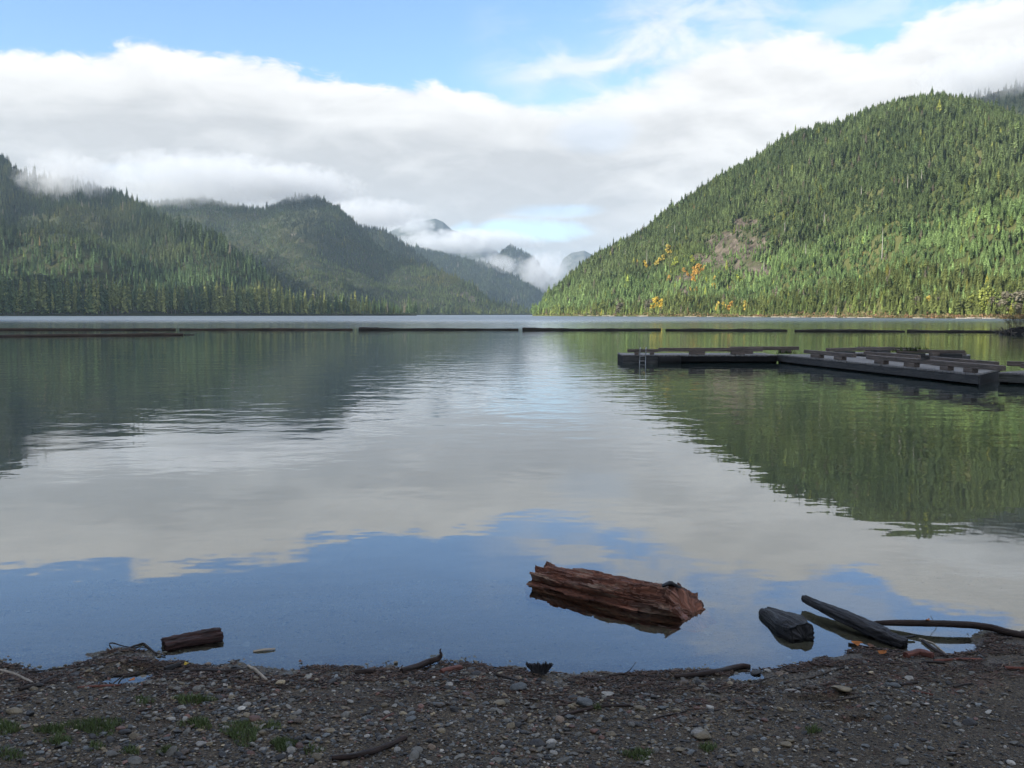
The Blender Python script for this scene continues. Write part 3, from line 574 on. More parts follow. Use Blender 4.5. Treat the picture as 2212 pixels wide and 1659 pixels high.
def forest(hill, n, hh, wide, name, label, pal, shore=None, smax=1.03, jit=.27, zone=None, keep=None):
    x, y, z, s, rk = hill.sample(n, smax); U, V = proj(x, y, z)
    k = (rk < .38+.75*rng.random(n)**1.5) & (s > .010)
    if keep is not None: k &= keep(x, y, z, s, U, V)
    x, y, z, s, U, V = [a[k] for a in (x, y, z, s, U, V)]; n = len(x)
    ln = fbm(x/90, y/90, 2.2, 3); h = hh(s, U, V, ln)*np.exp(rng.normal(0, jit, n)); ww = wide*h*np.exp(rng.normal(0, .15, n))
    a = np.clip(.5+.55*ln+rng.normal(0, .28, n), 0, 1)[:, None]; col = (np.array(pal[0])*(1-a)+np.array(pal[1])*a)*np.exp(rng.normal(0, .22, n))[:, None]
    if zone is not None: col = zone(col, x, y, z, s, U, V)
    dd = rng.random(n) < .02; col = np.where(dd[:, None], np.array([.20, .18, .13]), col); yy = rng.random(n) < .025; col = np.where(yy[:, None], col*np.array([1.7, 1.4, .9]), col)
    idx = rng.integers(0, len(SRC), n)
    return scatter(name, np.stack([x, y, z-.3], -1), rng.random(n)*6.28, np.stack([ww, ww, h], -1), idx, col, SRC, label, 'forest')
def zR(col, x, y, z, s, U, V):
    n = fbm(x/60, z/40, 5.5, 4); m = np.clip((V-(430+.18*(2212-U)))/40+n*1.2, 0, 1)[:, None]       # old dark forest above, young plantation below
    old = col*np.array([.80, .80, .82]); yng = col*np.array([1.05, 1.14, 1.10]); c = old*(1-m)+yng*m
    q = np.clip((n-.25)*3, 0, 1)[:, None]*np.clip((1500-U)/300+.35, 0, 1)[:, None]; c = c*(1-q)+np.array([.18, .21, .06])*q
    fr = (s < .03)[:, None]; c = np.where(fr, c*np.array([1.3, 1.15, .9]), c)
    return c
def hRf(s, U, V, ln): return np.where(s < .03, 5.0, 5.4)+np.clip((560-V)/200, 0, 1)*2.6+ln*1.2+np.clip((1500-U)/300, 0, 1)*2.6
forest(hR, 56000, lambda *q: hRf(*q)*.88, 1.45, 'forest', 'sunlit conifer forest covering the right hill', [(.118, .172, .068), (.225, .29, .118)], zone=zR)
forest(hR, 4200, lambda s, U, V, ln: 6+ln*1.5, 1.3, 'forest', 'front edge of the conifer forest along the right shore', [(.08, .11, .036), (.16, .19, .06)], smax=.09)
def zA(col, x, y, z, s, U, V):  # upper slope shadow and lighter lower strip are put into the tree tints
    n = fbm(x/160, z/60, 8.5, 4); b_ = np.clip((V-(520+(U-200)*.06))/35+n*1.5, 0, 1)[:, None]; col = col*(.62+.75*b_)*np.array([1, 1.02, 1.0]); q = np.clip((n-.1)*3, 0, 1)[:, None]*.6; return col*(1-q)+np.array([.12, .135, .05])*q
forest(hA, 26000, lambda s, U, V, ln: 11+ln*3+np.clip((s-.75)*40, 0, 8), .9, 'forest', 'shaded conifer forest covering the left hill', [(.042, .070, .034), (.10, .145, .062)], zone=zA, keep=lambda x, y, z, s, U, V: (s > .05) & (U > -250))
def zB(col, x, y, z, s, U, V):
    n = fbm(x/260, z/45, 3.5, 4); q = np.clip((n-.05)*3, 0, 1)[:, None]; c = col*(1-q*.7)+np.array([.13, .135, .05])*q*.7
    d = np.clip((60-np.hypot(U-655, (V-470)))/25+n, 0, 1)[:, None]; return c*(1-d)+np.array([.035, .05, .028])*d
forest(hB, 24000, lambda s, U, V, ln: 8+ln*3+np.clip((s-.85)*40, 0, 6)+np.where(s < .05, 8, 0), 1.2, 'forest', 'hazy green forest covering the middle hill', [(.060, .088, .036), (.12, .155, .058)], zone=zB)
forest(hC, 4000, lambda s, U, V, ln: 15+ln*3, 1.1, 'forest', 'dark forest on the hill behind the middle hill', [(.03, .045, .026), (.05, .07, .035)])
forest(hD, 8000, lambda s, U, V, ln: 16+ln*4, 1.3, 'forest', 'blue hazy forest on the valley hill', [(.035, .05, .028), (.075, .10, .045)])
forest(hR2, 3500, lambda s, U, V, ln: 16+ln*3, 1.1, 'forest', 'dark forest on the hill under the cloud at the right', [(.03, .045, .026), (.05, .07, .035)])
forest(hE, 5000, lambda s, U, V, ln: 18+ln*4, 1.4, 'forest', 'sparse forest on the far blue mountain', [(.04, .055, .035), (.06, .08, .045)])

# ------------------------------------------------------------ wood pieces
def wood(name, pts, rad, mat, seed=0, ridge=.18, nf=5, rag=.0, nl=60, nr=36, sq=0.0, cut=(0, 0), label=None, cat=None, group=None, parent=None, kind=None, flat=0.0, chip=0.0):
    """a weathered stick, log or board: pts centre line, rad (half width, half height) per point"""
    pts = np.asarray(pts, float); rad = np.asarray(rad, float)
    if rad.ndim == 1: rad = np.stack([rad, rad], -1)
    q = np.linspace(0, 1, nl); d = np.r_[0, np.cumsum(np.linalg.norm(np.diff(pts, axis=0), axis=1))]; Ln = d[-1]; qq = d/Ln
    # smooth interpolation (Catmull-Rom through np.interp of a refined polyline)
    def sm(A):
        B = np.stack([np.interp(q, qq, A[:, k]) for k in range(A.shape[1])], -1)
        if len(pts) > 2:
            for _ in range(max(2, nl//(len(pts)*3))): B[1:-1] = .25*B[:-2]+.5*B[1:-1]+.25*B[2:]
        return B
    c = sm(pts); r = sm(rad); a = np.linspace(0, 2*np.pi, nr, endpoint=False); ca, sa = np.cos(a), np.sin(a)
    if sq > 0:                     # squarish section
        k = (np.abs(ca)**(2+6*sq)+np.abs(sa)**(2+6*sq))**(-1/(2+6*sq)); ca, sa = ca*k, sa*k
    def endf(e, lv, ang):
        x, y = np.cos(ang)*lv, np.sin(ang)*lv; n1 = perlin(x*1.6+seed+e*5, y*1.6, 9.1); n2 = perlin(x*4.5+seed, y*4.5+e*3, 2.2); n2 = np.round(n2*3)/3
        return np.maximum(.02, rag*(.55+.7*n1+.45*n2+.15*perlin(x*12, y*12, seed))+cut[e]*(y+.5))
    V = []; G = []
    for i in range(nl):
        t = c[min(i+1, nl-1)]-c[max(i-1, 0)]; t /= np.linalg.norm(t)+1e-12
        s_ = np.cross(t, (0, 0, 1)); s_ = s_/(np.linalg.norm(s_)+1e-9) if np.linalg.norm(s_) > .05 else np.array([1., 0, 0]); u = np.cross(s_, t)
        sl_ = q[i]*Ln; k = max(r[i].mean(), 1e-4)
        f = 1+ridge*perlin(np.cos(a)*nf*.5+seed, np.sin(a)*nf*.5+seed*1.7, sl_*1.2/(k*6)+seed)+ridge*.6*perlin(np.cos(a)*nf*1.6+seed, np.sin(a)*nf*1.6, sl_*.7/(k*4)+5)
        if chip: f = f-chip*np.clip(np.round(perlin(np.cos(a)*nf*.6, np.sin(a)*nf*.6+seed, sl_*.5/k)*5)/5+.12*perlin(np.cos(a)*nf*2, np.sin(a)*nf*2, sl_*2/k), -.4, .6)
        off = np.zeros(nr)
        if rag: off = np.maximum(0, endf(0, 1.0, a)*k-sl_)-np.maximum(0, sl_-(Ln-endf(1, 1.0, a)*k))
        V.append(c[i]+np.outer(ca*f*r[i, 0], s_)+np.outer(sa*f*r[i, 1], u)+np.outer(off, t)); G.append(np.stack([np.full(nr, sl_), a*k, np.full(nr, seed*3.1)], -1))
    V = np.array(V); G = np.array(G); caps_v = []; caps_f = []
    base = V.reshape(-1, 3); faces = [tuple(x) for x in grid_faces(nl, nr, True)]; extra = []; eg = []
    for end, ring in ((0, V[0]), (1, V[-1])):
        cen = ring.mean(0); t = (c[0]-c[1]) if end == 0 else (c[-1]-c[-2]); t /= np.linalg.norm(t)+1e-9
        i0 = 0 if end == 0 else (nl-1)*nr; prev = [i0+k for k in range(nr)]
        kk = r[0 if end == 0 else -1].mean(); flat_ = ring-np.outer((ring-cen)@t, t)
        for lv in ((.85, .68, .5, .33, .16) if rag else (.6, .25)):
            nn = len(base)+len(extra)
            if rag: rr = (c[0] if end == 0 else c[-1])+(flat_-flat_.mean(0))*lv-np.outer(endf(end, lv, a)*kk, t)
            else: rr = cen+(ring-cen)*lv+t*kk*.25*(1-lv)
            extra += list(rr); eg += [(G[0 if end == 0 else -1, k, 0]+.01*lv, a[k]*.02, seed) for k in range(nr)]; cur = [nn+k for k in range(nr)]
            for k in range(nr): k2 = (k+1) % nr; faces.append((prev[k], prev[k2], cur[k2], cur[k]) if end else (prev[k2], prev[k], cur[k], cur[k2]))
            prev = cur
        faces.append(tuple(prev) if end else tuple(reversed(prev)))
    allv = np.concatenate([base, np.array(extra)]); allg = np.concatenate([G.reshape(-1, 3), np.array(eg)])
    loc = np.array([c[:, 0].mean(), c[:, 1].mean(), allv[:, 2].min()]) if parent is None else np.zeros(3)
    o = mesh_obj(name, allv-loc, faces, mat, parent, True, {'grain': allg}, loc if parent is None else None)
    if label: tag(o, label, cat, group, kind)
    return o

# the red rotten log
def main_log():
    a = P(1146, 1261); b = P(1290, 1299); c_ = P(1410, 1328); d = P(1532, 1352)
    n = np.array([.22, .97, 0]); pts = [a+n*.13+[0, 0, -.01], b+n*.17+[0, 0, -.02], c_+n*.18+[0, 0, -.01], d+n*.19+[0, 0, .0]]
    o = wood('driftwood_log', pts, [(.13, .115), (.16, .142), (.17, .152), (.17, .165)], M['redwood'], 3, .18, 7, .26, 300, 140, .15, (.35, 1.1), chip=.26)
    me = o.data; v = np.zeros(len(me.vertices)*3, np.float32); me.vertices.foreach_get('co', v); v = v.reshape(-1, 3); L = np.array(o.location)
    wv = v+L; t = (pts[-1]-pts[0]); Lg = np.linalg.norm(t); t /= Lg; s = (wv-pts[0])@t
    side = np.cross(t, (0, 0, 1)); lat = (wv-pts[0])@side
    gr = perlin(s*1.7, lat*26, wv[:, 2]*26)+.5*perlin(s*4, lat*60, wv[:, 2]*60); g2 = np.round(perlin(s*1.5, lat*13, wv[:, 2]*20)*4)/4
    wv[:, 2] += (gr*.012+g2*.024)*(wv[:, 2] > -.02)
    me.vertices.foreach_set('co', (wv-L).astype(np.float32).ravel()); me.polygons.foreach_set('use_smooth', np.zeros(len(me.polygons), bool)); me.update()
    tag(o, 'large rotten reddish brown log lying half sunk in the calm shallow water', 'log')
    p0 = pts[0]+(pts[-1]-pts[0])*.80; p0[2] = .15
    k = wood('bark_flake', [p0+[-.06, .02, .0], p0+[.0, .02, .022], p0+[.07, .01, -.01]], [(.02, .008), (.034, .014), (.014, .006)], M['blackwood'], 8, .3, 4, .3, 20, 16, label='dark bark flake lying on top of the big red log', cat='bark')
main_log()
# small grooved board at the left
def left_board():
    a = on_ground(352, 1404); b = P(480, 1377); a[2] = .0; b[2] = .008
    root = empty('driftwood_board', tuple((a+b)/2)); tag(root, 'short grooved maroon board lying at the left edge of the water', 'driftwood')
    L = np.array(root.location); d = b-a; n = np.array([-d[1], d[0], 0]); n /= np.linalg.norm(n)
    for k, (o_, z, r_) in enumerate(((-.030, .010, .026), (.016, .026, .022), (.050, .018, .020))):
        w_ = wood('board_strip', [a+n*o_+[0, 0, z]-L, (a+b)/2+n*o_+[0, 0, z+.004]-L, b+n*o_+[0, 0, z]-L], [(r_, r_*1.0)]*3, M['plankwood'], 11+k, .26, 5, .5, 80, 32, .3, chip=.25, parent=root)
left_board()
# black split log
def right_chunk():
    a = P(1654, 1332)+[.01, .07, .0]; b = P(1700, 1366)+[.04, .07, .0]; c_ = P(1742, 1393)+[.02, .09, .0]
    o = wood('split_log', [a, b, c_], [(.045, .045), (.10, .08), (.075, .085)], M['blackwood'], 21, .16, 3, .34, 160, 72, .4, (.1, .3), chip=.15, label='short black wet split log half sunk near the right beach', cat='log')
right_chunk()
def wedge():
    a = P(1737, 1312)+[0, .03, .055]; b = P(1840, 1356)+[0, .02, .045]; c_ = on_ground(1955, 1404)+[0, 0, .03]
    wood('driftwood_plank', [a, (a+b)/2, b, (b+c_)/2, c_], [(.018, .022), (.040, .028), (.055, .036), (.055, .036), (.035, .026)], M['blackwood'], 31, .20, 5, .5, 160, 48, .45, chip=.18, label='long tapered black plank running from the gravel out over the water', cat='plank')
    a = on_ground(1925, 1392)+[0, 0, .03]; b = P(1976, 1380)+[0, 0, .02]
    wood('wood_splinter', [a, b], [(.022, .012), (.006, .005)], M['blackwood'], 33, .1, 4, .2, 20, 12, .3, label='small dark splinter beside the landward end of the black plank', cat='driftwood')
wedge()
def curved():
    L = [(1862, 1354, .0), (1890, 1352, .018), (1934, 1357, .035), (2003, 1364, .052), (2060, 1366, .053), (2100, 1367, .05), (2140, 1371, .046), (2172, 1377, .035), (2212, 1382, .025), (2300, 1392, .02), (2420, 1385, .03)]
    pts = [P(u, v, 0)+[0, 0, z] for u, v, z in L]
    wood('curved_branch', pts, [.007, .015, .020, .021, .021, .021, .021, .022, .022, .020, .012], M['brownwood'], 41, .08, 4, .2, 160, 20, label='long smooth dark branch arching over the water at the right edge', cat='branch')
    p = P(2018, 1352); 
    wood('pale_twig', [p+[-.03, -.01, .07], p+[-.02, -.01, .05], p+[0, -.02, .02], p+[.005, -.03, -.02]], [.0015, .002, .002, .002], M['tan'], 44, .1, 3, 0, 16, 6, label='pale thin twig hanging off the long arching branch', cat='twig')
curved()
# sticks on the beach: (points, thickness px, material, label)
ST = [([(0, 1450), (30, 1458), (55, 1470), (71, 1478)], 6, 'tan', 'pale yellowish stick at the far left of the beach', 'stick'),
 ([(40, 1493), (90, 1480), (122, 1463)], 9, 'twig', 'dark stick lying just right of the pale yellowish one', 'stick'),
 ([(167, 1487), (215, 1484), (262, 1482)], 5, 'redchip', 'reddish stick lying below the little left pool', 'stick'),
 ([(192, 1511), (225, 1494), (262, 1470), (290, 1464)], 4, 'twig', 'thin dark twig crossing the left pool edge', 'twig'),
 ([(353, 1456), (400, 1453), (450, 1452), (490, 1454), (524, 1450)], 9, 'twig', 'long dark stick right of the left pool', 'stick'),
 ([(355, 1452), (380, 1444), (392, 1441)], 13, 'blackwood', 'short black stub beside the yellow leaf', 'stub'),
 ([(535, 1441), (552, 1450), (565, 1462), (577, 1473)], 7, 'tan', 'pale split stick standing askew at the waterline', 'stick'),
 ([(560, 1482), (605, 1473)], 4, 'twig', 'short thin twig right of the pale split stick', 'twig'),
 ([(243, 1404), (250, 1391), (262, 1389), (270, 1396), (290, 1402), (308, 1399), (325, 1404), (352, 1428)], 3, 'twig', 'thin wiry root looping above the left gravel spit', 'root'),
 ([(262, 1410), (280, 1401), (310, 1397), (335, 1412), (357, 1421)], 5, 'twig', 'curved twig lying over the left gravel spit', 'twig'),
 ([(60, 1453), (100, 1450), (140, 1444)], 4, 'twig', 'dark twig half in the water at the left', 'twig'),
 ([(240, 1462), (300, 1446), (336, 1437)], 4, 'twig', 'thin stick bridging the left pool', 'twig'),
 ([(716, 1642), (760, 1639), (806, 1628), (845, 1613), (877, 1598)], 14, 'brownwood', 'thick dark stick in the gravel at the bottom of the beach', 'stick'),
 ([(767, 1458), (790, 1456), (810, 1456)], 14, 'brownwood', 'short thick dark stub by the water in the middle of the beach', 'stub'),
 ([(740, 1463), (780, 1466), (812, 1468)], 3, 'tan', 'thin pale stick under the short thick stub', 'stick'),
 ([(834, 1472), (865, 1466), (895, 1459)], 5, 'twig', 'thin dark stick below the knobby one', 'stick'),
 ([(952, 1456), (975, 1450), (998, 1446)], 12, 'redchip', 'thick brick red chunk of bark beside the knobby stick', 'bark'),
 ([(981, 1474), (1015, 1467), (1048, 1463)], 4, 'redchip', 'thin red stick right of the red bark chunk', 'stick'),
 ([(1073, 1460), (1095, 1466), (1120, 1474)], 8, 'twig', 'short dark stick left of the ragged bark piece', 'stick'),
 ([(1266, 1471), (1290, 1469), (1316, 1464)], 9, 'twig', 'stout dark root end by the water right of centre', 'root'),
 ([(1316, 1461), (1351, 1458), (1405, 1461), (1430, 1469), (1455, 1477)], 5, 'twig', 'thin dark branch along the waterline right of centre', 'branch'),
 ([(1347, 1458), (1358, 1447), (1364, 1431)], 2, 'twig', 'hair thin twig standing up at the waterline', 'twig'),
 ([(1457, 1467), (1500, 1462), (1541, 1456), (1580, 1450), (1605, 1444), (1621, 1446)], 12, 'brownwood', 'long reddish brown stick with a knobby end by the water', 'stick'),
 ([(1592, 1491), (1645, 1470), (1700, 1455), (1745, 1447), (1797, 1438)], 3, 'twig', 'long thin twig arched across the gravel at the right', 'twig'),
 ([(1692, 1478), (1742, 1469), (1790, 1453), (1830, 1442), (1880, 1428)], 5, 'twig', 'wavy twig just above the long arched twig', 'twig'),
 ([(1736, 1527), (1770, 1521), (1800, 1516), (1862, 1506)], 5, 'twig', 'dark twig beside the wet runnel', 'twig'),
 ([(1965, 1520), (2003, 1526)], 5, 'twig', 'short straight twig alone on the right gravel', 'twig'),
 ([(1945, 1482), (1982, 1476)], 6, 'twig', 'short dark stick by the blue grey stone', 'stick'),
 ([(1968, 1494), (2016, 1503)], 4, 'redchip', 'short brown splinter on the right gravel', 'splinter'),
 ([(1513, 1546), (1530, 1537), (1554, 1535)], 5, 'twig', 'little crooked twig in the lower middle gravel', 'twig'),
 ([(1205, 1550), (1245, 1540), (1300, 1528), (1356, 1526)], 7, 'brownwood', 'dark crooked stick in the middle of the gravel', 'stick'),
 ([(1395, 1558), (1430, 1549), (1484, 1538)], 5, 'twig', 'thin dark twig right of the crooked stick', 'twig'),
 ([(1090, 1522), (1105, 1514), (1140, 1511), (1155, 1510)], 4, 'twig', 'thin twig touching the tan stone', 'twig'),
 ([(1992, 1397), (2020, 1410), (2047, 1421)], 7, 'brownwood', 'grey brown stick in the heap below the arching branch', 'stick'),
 ([(1985, 1390), (2015, 1402), (2045, 1415)], 3, 'tan', 'thin pale stick on the heap below the arching branch', 'stick'),
 ([(2016, 1430), (2070, 1426), (2122, 1427)], 6, 'redchip', 'long brown stick behind the heap at the right', 'stick'),
 ([(1955, 1421), (1985, 1415), (2016, 1422)], 14, 'redchip', 'slab of orange brown bark in the right debris heap', 'bark'),
 ([(1990, 1432), (2050, 1434)], 5, 'twig', 'dark stick under the bark slab', 'stick'),
 ([(1832, 1396), (1850, 1398), (1900, 1404), (1930, 1409)], 5, 'brownwood', 'brown twig at the tip of the right gravel bank', 'twig'),
 ([(2170, 1445), (2212, 1447), (2260, 1450)], 7, 'redchip', 'brown stick cut by the right edge of the picture', 'stick'),
 ([(2060, 1486), (2100, 1478)], 5, 'twig', 'short twig on the right gravel near the edge', 'twig'),
 ([(2035, 1636), (2085, 1630)], 6, 'twig', 'dark twig at the bottom right of the beach', 'twig'),
 ([(820, 1560), (850, 1543)], 5, 'redchip', 'small orange brown splinter left of centre', 'splinter'),
 ([(300, 1538), (350, 1531)], 4, 'twig', 'faint dark twig between the grass tufts', 'twig'),
 ([(1340, 1523), (1380, 1530)], 4, 'twig', 'small dark twig by the crooked stick', 'twig')]
for i, (pp, th, mt, lab, cat) in enumerate(ST):
    pts = [on_ground(u, v) for u, v in pp]; r_ = th/2*np.linalg.norm(pts[0][:2])/F
    pts = [p+[0, 0, max(0, -p[2])+r_*.75] for p in pts]
    if len(pts) == 2: pts = [pts[0], (pts[0]+pts[1])/2+[0, 0, .003], pts[1]]
    if 'standing up' in lab or 'looping' in lab:
        b0 = pts[0].copy(); pts = [on_ground(*pp[0])+[0, 0, 0]]+[np.array([*(pts[0][:2]+(P(u, v)[:2]-P(*pp[0])[:2])*[1, .0]), pts[0][2]+(pp[0][1]-v)*5.4/F]) for u, v in pp[1:]]
    n_ = len(pts); taper = [r_*(1-.45*k/(n_-1)) for k in range(n_)] if cat in ('twig', 'branch', 'root') else [r_*(1-.15*abs(2*k/(n_-1)-1)) for k in range(n_)]
    wood({'stub': 'wood_stub', 'bark': 'bark_chunk', 'splinter': 'wood_splinter'}.get(cat, cat), pts, taper, M[mt], 50+i, .2, 4, .4, 40, 14, .3 if cat == 'bark' else 0, label=lab, cat=cat)
# knobby stick with upturned tip
pts = [on_ground(867, 1455)+[0, 0, .015], on_ground(900, 1448)+[0, 0, .022], on_ground(925, 1440)+[0, 0, .028]]
q = on_ground(948, 1436); pts += [q+[0, 0, .035], q+[.016, 0, .06], q+[.005, 0, .078], q+[.012, 0, .095]]
wood('stick', pts, [.015, .017, .017, .015, .009, .005, .003], M['brownwood'], 90, .22, 4, .3, 70, 18, label='knobby dark stick whose thin tip turns up at the waterline', cat='stick')
# ragged bark cup
def bark_cup():
    p = on_ground(1165, 1457); V = []; n = 40; m = 10
    for j in range(m):
        f = j/(m-1)
        for k in range(n):
            a = math.pi*(1.05+1.0*k/(n-1)) ; rr = (.022+.045*f**.8)*(1+.12*float(perlin(k*.35, f*3, 2)))
            zt = .012+.075*f*(.62+.5*abs(float(perlin(k*.42, 3.3, 1)))+.35*abs(k/(n-1)-.5))
            V.append((math.cos(a)*rr*1.15, -math.sin(a)*rr*.45-.01, zt))
    V = np.array(V); V2 = V*[.9, .8, 1]+[0, -.008, -.004]; f1 = grid_faces(m, n); f2 = f1[:, ::-1]+m*n
    rim = [(j*n+k, j*n+k+1, m*n+j*n+k+1, m*n+j*n+k) for j in (0, m-1) for k in range(n-1)]+[(j*n+k, (j+1)*n+k, m*n+(j+1)*n+k, m*n+j*n+k) for k in (0, n-1) for j in range(m-1)]
    g = np.concatenate([V, V2]); o = mesh_obj('bark_piece', g, [tuple(x) for x in f1]+[tuple(x) for x in f2]+rim, M['blackwood'], None, False, {'grain': np.stack([g[:, 2], g[:, 0], g[:, 1]], -1)}, p-[0, 0, .012])
    tag(o, 'ragged black curl of bark standing upright at the waterline', 'bark')
bark_cup()
p = P(571, 1406); wood('wood_sliver', [p+[-.062, -.02, .004], p+[0, 0, .008], p+[.062, .018, .006]], [(.010, .004), (.014, .006), (.007, .004)], M['tan'], 95, .15, 4, .3, 30, 12, label='pale sliver of wood floating off the left beach', cat='driftwood')

# ------------------------------------------------------------ leaves
def m_leaf(name, c): return m_simple(name, c, tuple(a*.6 for a in c), 60, .5)
LM = {'yellow': m_leaf('yellow_leaf', (.55, .38, .04)), 'orange': m_leaf('orange_leaf', (.45, .15, .03)), 'brown': m_leaf('brown_leaf', (.16, .07, .03))}
def leaf(U, V, s, col, label, dz=.008, at=None):
    p = on_ground(U, V); p[2] = max(p[2], 0)+dz; p = p if at is None else at; n = 14; V_ = []
    for k in range(n): a = 2*math.pi*k/n; r = s*(1+.28*math.cos(5*a)); V_.append((math.cos(a)*r, math.sin(a)*r*.7, .25*s*math.sin(2*a+1)))
    V_ += [(x, y, z-.0015) for x, y, z in V_]; f = [tuple(range(n)), tuple(reversed(range(n, 2*n)))]+[(k, n+k, n+(k+1) % n, (k+1) % n) for k in range(n)]
    o = mesh_obj('leaf', V_, f, LM[col], None, False, None, p); o.rotation_euler = (random.uniform(-.2, .2), random.uniform(-.2, .2), random.uniform(0, 6)); tag(o, label, 'leaf')
leaf(403, 1444, .017, 'yellow', 'small yellow leaf beside the black stub on the left gravel', .03)
leaf(285, 1478, .018, 'orange', 'orange leaf on the gravel below the left pool', .02)
leaf(650, 1434, .014, 'brown', 'dark little leaf on the water left of centre')
leaf(1850, 1397, .03, 'orange', 'orange leaf on the tip of the right gravel bank', .02)
leaf(1882, 1402, .025, 'brown', 'brown leaf next to the orange leaf on the right bank', .02)
leaf(1905, 1414, .03, 'orange', 'orange brown leaf in front of the black plank end', .02)
leaf(1995, 1345, .018, 'orange', 'orange leaf lying on the arching branch', 0, P(2003, 1364)+[0, 0, .076])

# ------------------------------------------------------------ stones
def m_stone():
    m, n, b = material('wet_stone'); tc = n.new('ShaderNodeTexCoord').outputs['Object']; a = n.attr('tint', 'INSTANCER')[1]; oi = n.new('ShaderNodeObjectInfo').outputs['Color']
    c = n.vm('ADD', a, oi); f = n.noise(tc, 3.0, 6, .65); k = n.ss(f, .25, .75, .6, 1.3)
    vs = n.new('ShaderNodeVectorMath'); vs.operation = 'SCALE'; n.put(vs.inputs[0], c); n.put(vs.inputs['Scale'], k); n.put(b.inputs['Base Color'], vs.outputs[0])
    b.inputs['Roughness'].default_value = .55; b.inputs['Specular IOR Level'].default_value = .4
    bp = n.new('ShaderNodeBump'); n.put(bp.inputs['Height'], n.noise(tc, 9, 5, .6)); bp.inputs['Strength'].default_value = .35; bp.inputs['Distance'].default_value = .05; n.put(b.inputs['Normal'], bp.outputs[0]); return m
M['stone'] = m_stone()
import bmesh
STN = []
for i in range(8):
    bm = bmesh.new(); bmesh.ops.create_icosphere(bm, subdivisions=3, radius=.5); co = np.array([v.co[:] for v in bm.verts])
    # cut with a few random planes for a worn angular pebble
    for k in range(7):
        nrm = rng.normal(size=3); nrm /= np.linalg.norm(nrm); dd = co@nrm; lim = .5*rng.uniform(.55, .85); ov = np.clip(dd-lim, 0, None); co = co-np.outer(ov*.85, nrm)
    co = co*(1+.12*fbm(co[:, 0]*2.5+i*5, co[:, 1]*2.5, co[:, 2]*2.5, 3))[:, None]; co[:, 2] *= rng.uniform(.42, .7); co[:, 1] *= rng.uniform(.65, 1)
    for v, c_ in zip(bm.verts, co): v.co = c_
    me = bpy.data.meshes.new('stone'); bm.to_mesh(me); bm.free(); me.materials.append(M['stone']); me.polygons.foreach_set('use_smooth', np.ones(len(me.polygons), bool)); STN.append(me)
SPAL = {'white': (.27, .255, .225), 'tan': (.18, .145, .09), 'grey': (.125, .118, .10), 'blue': (.10, .108, .108), 'dark': (.030, .029, .028), 'brown': (.085, .062, .043), 'red': (.125, .066, .05)}
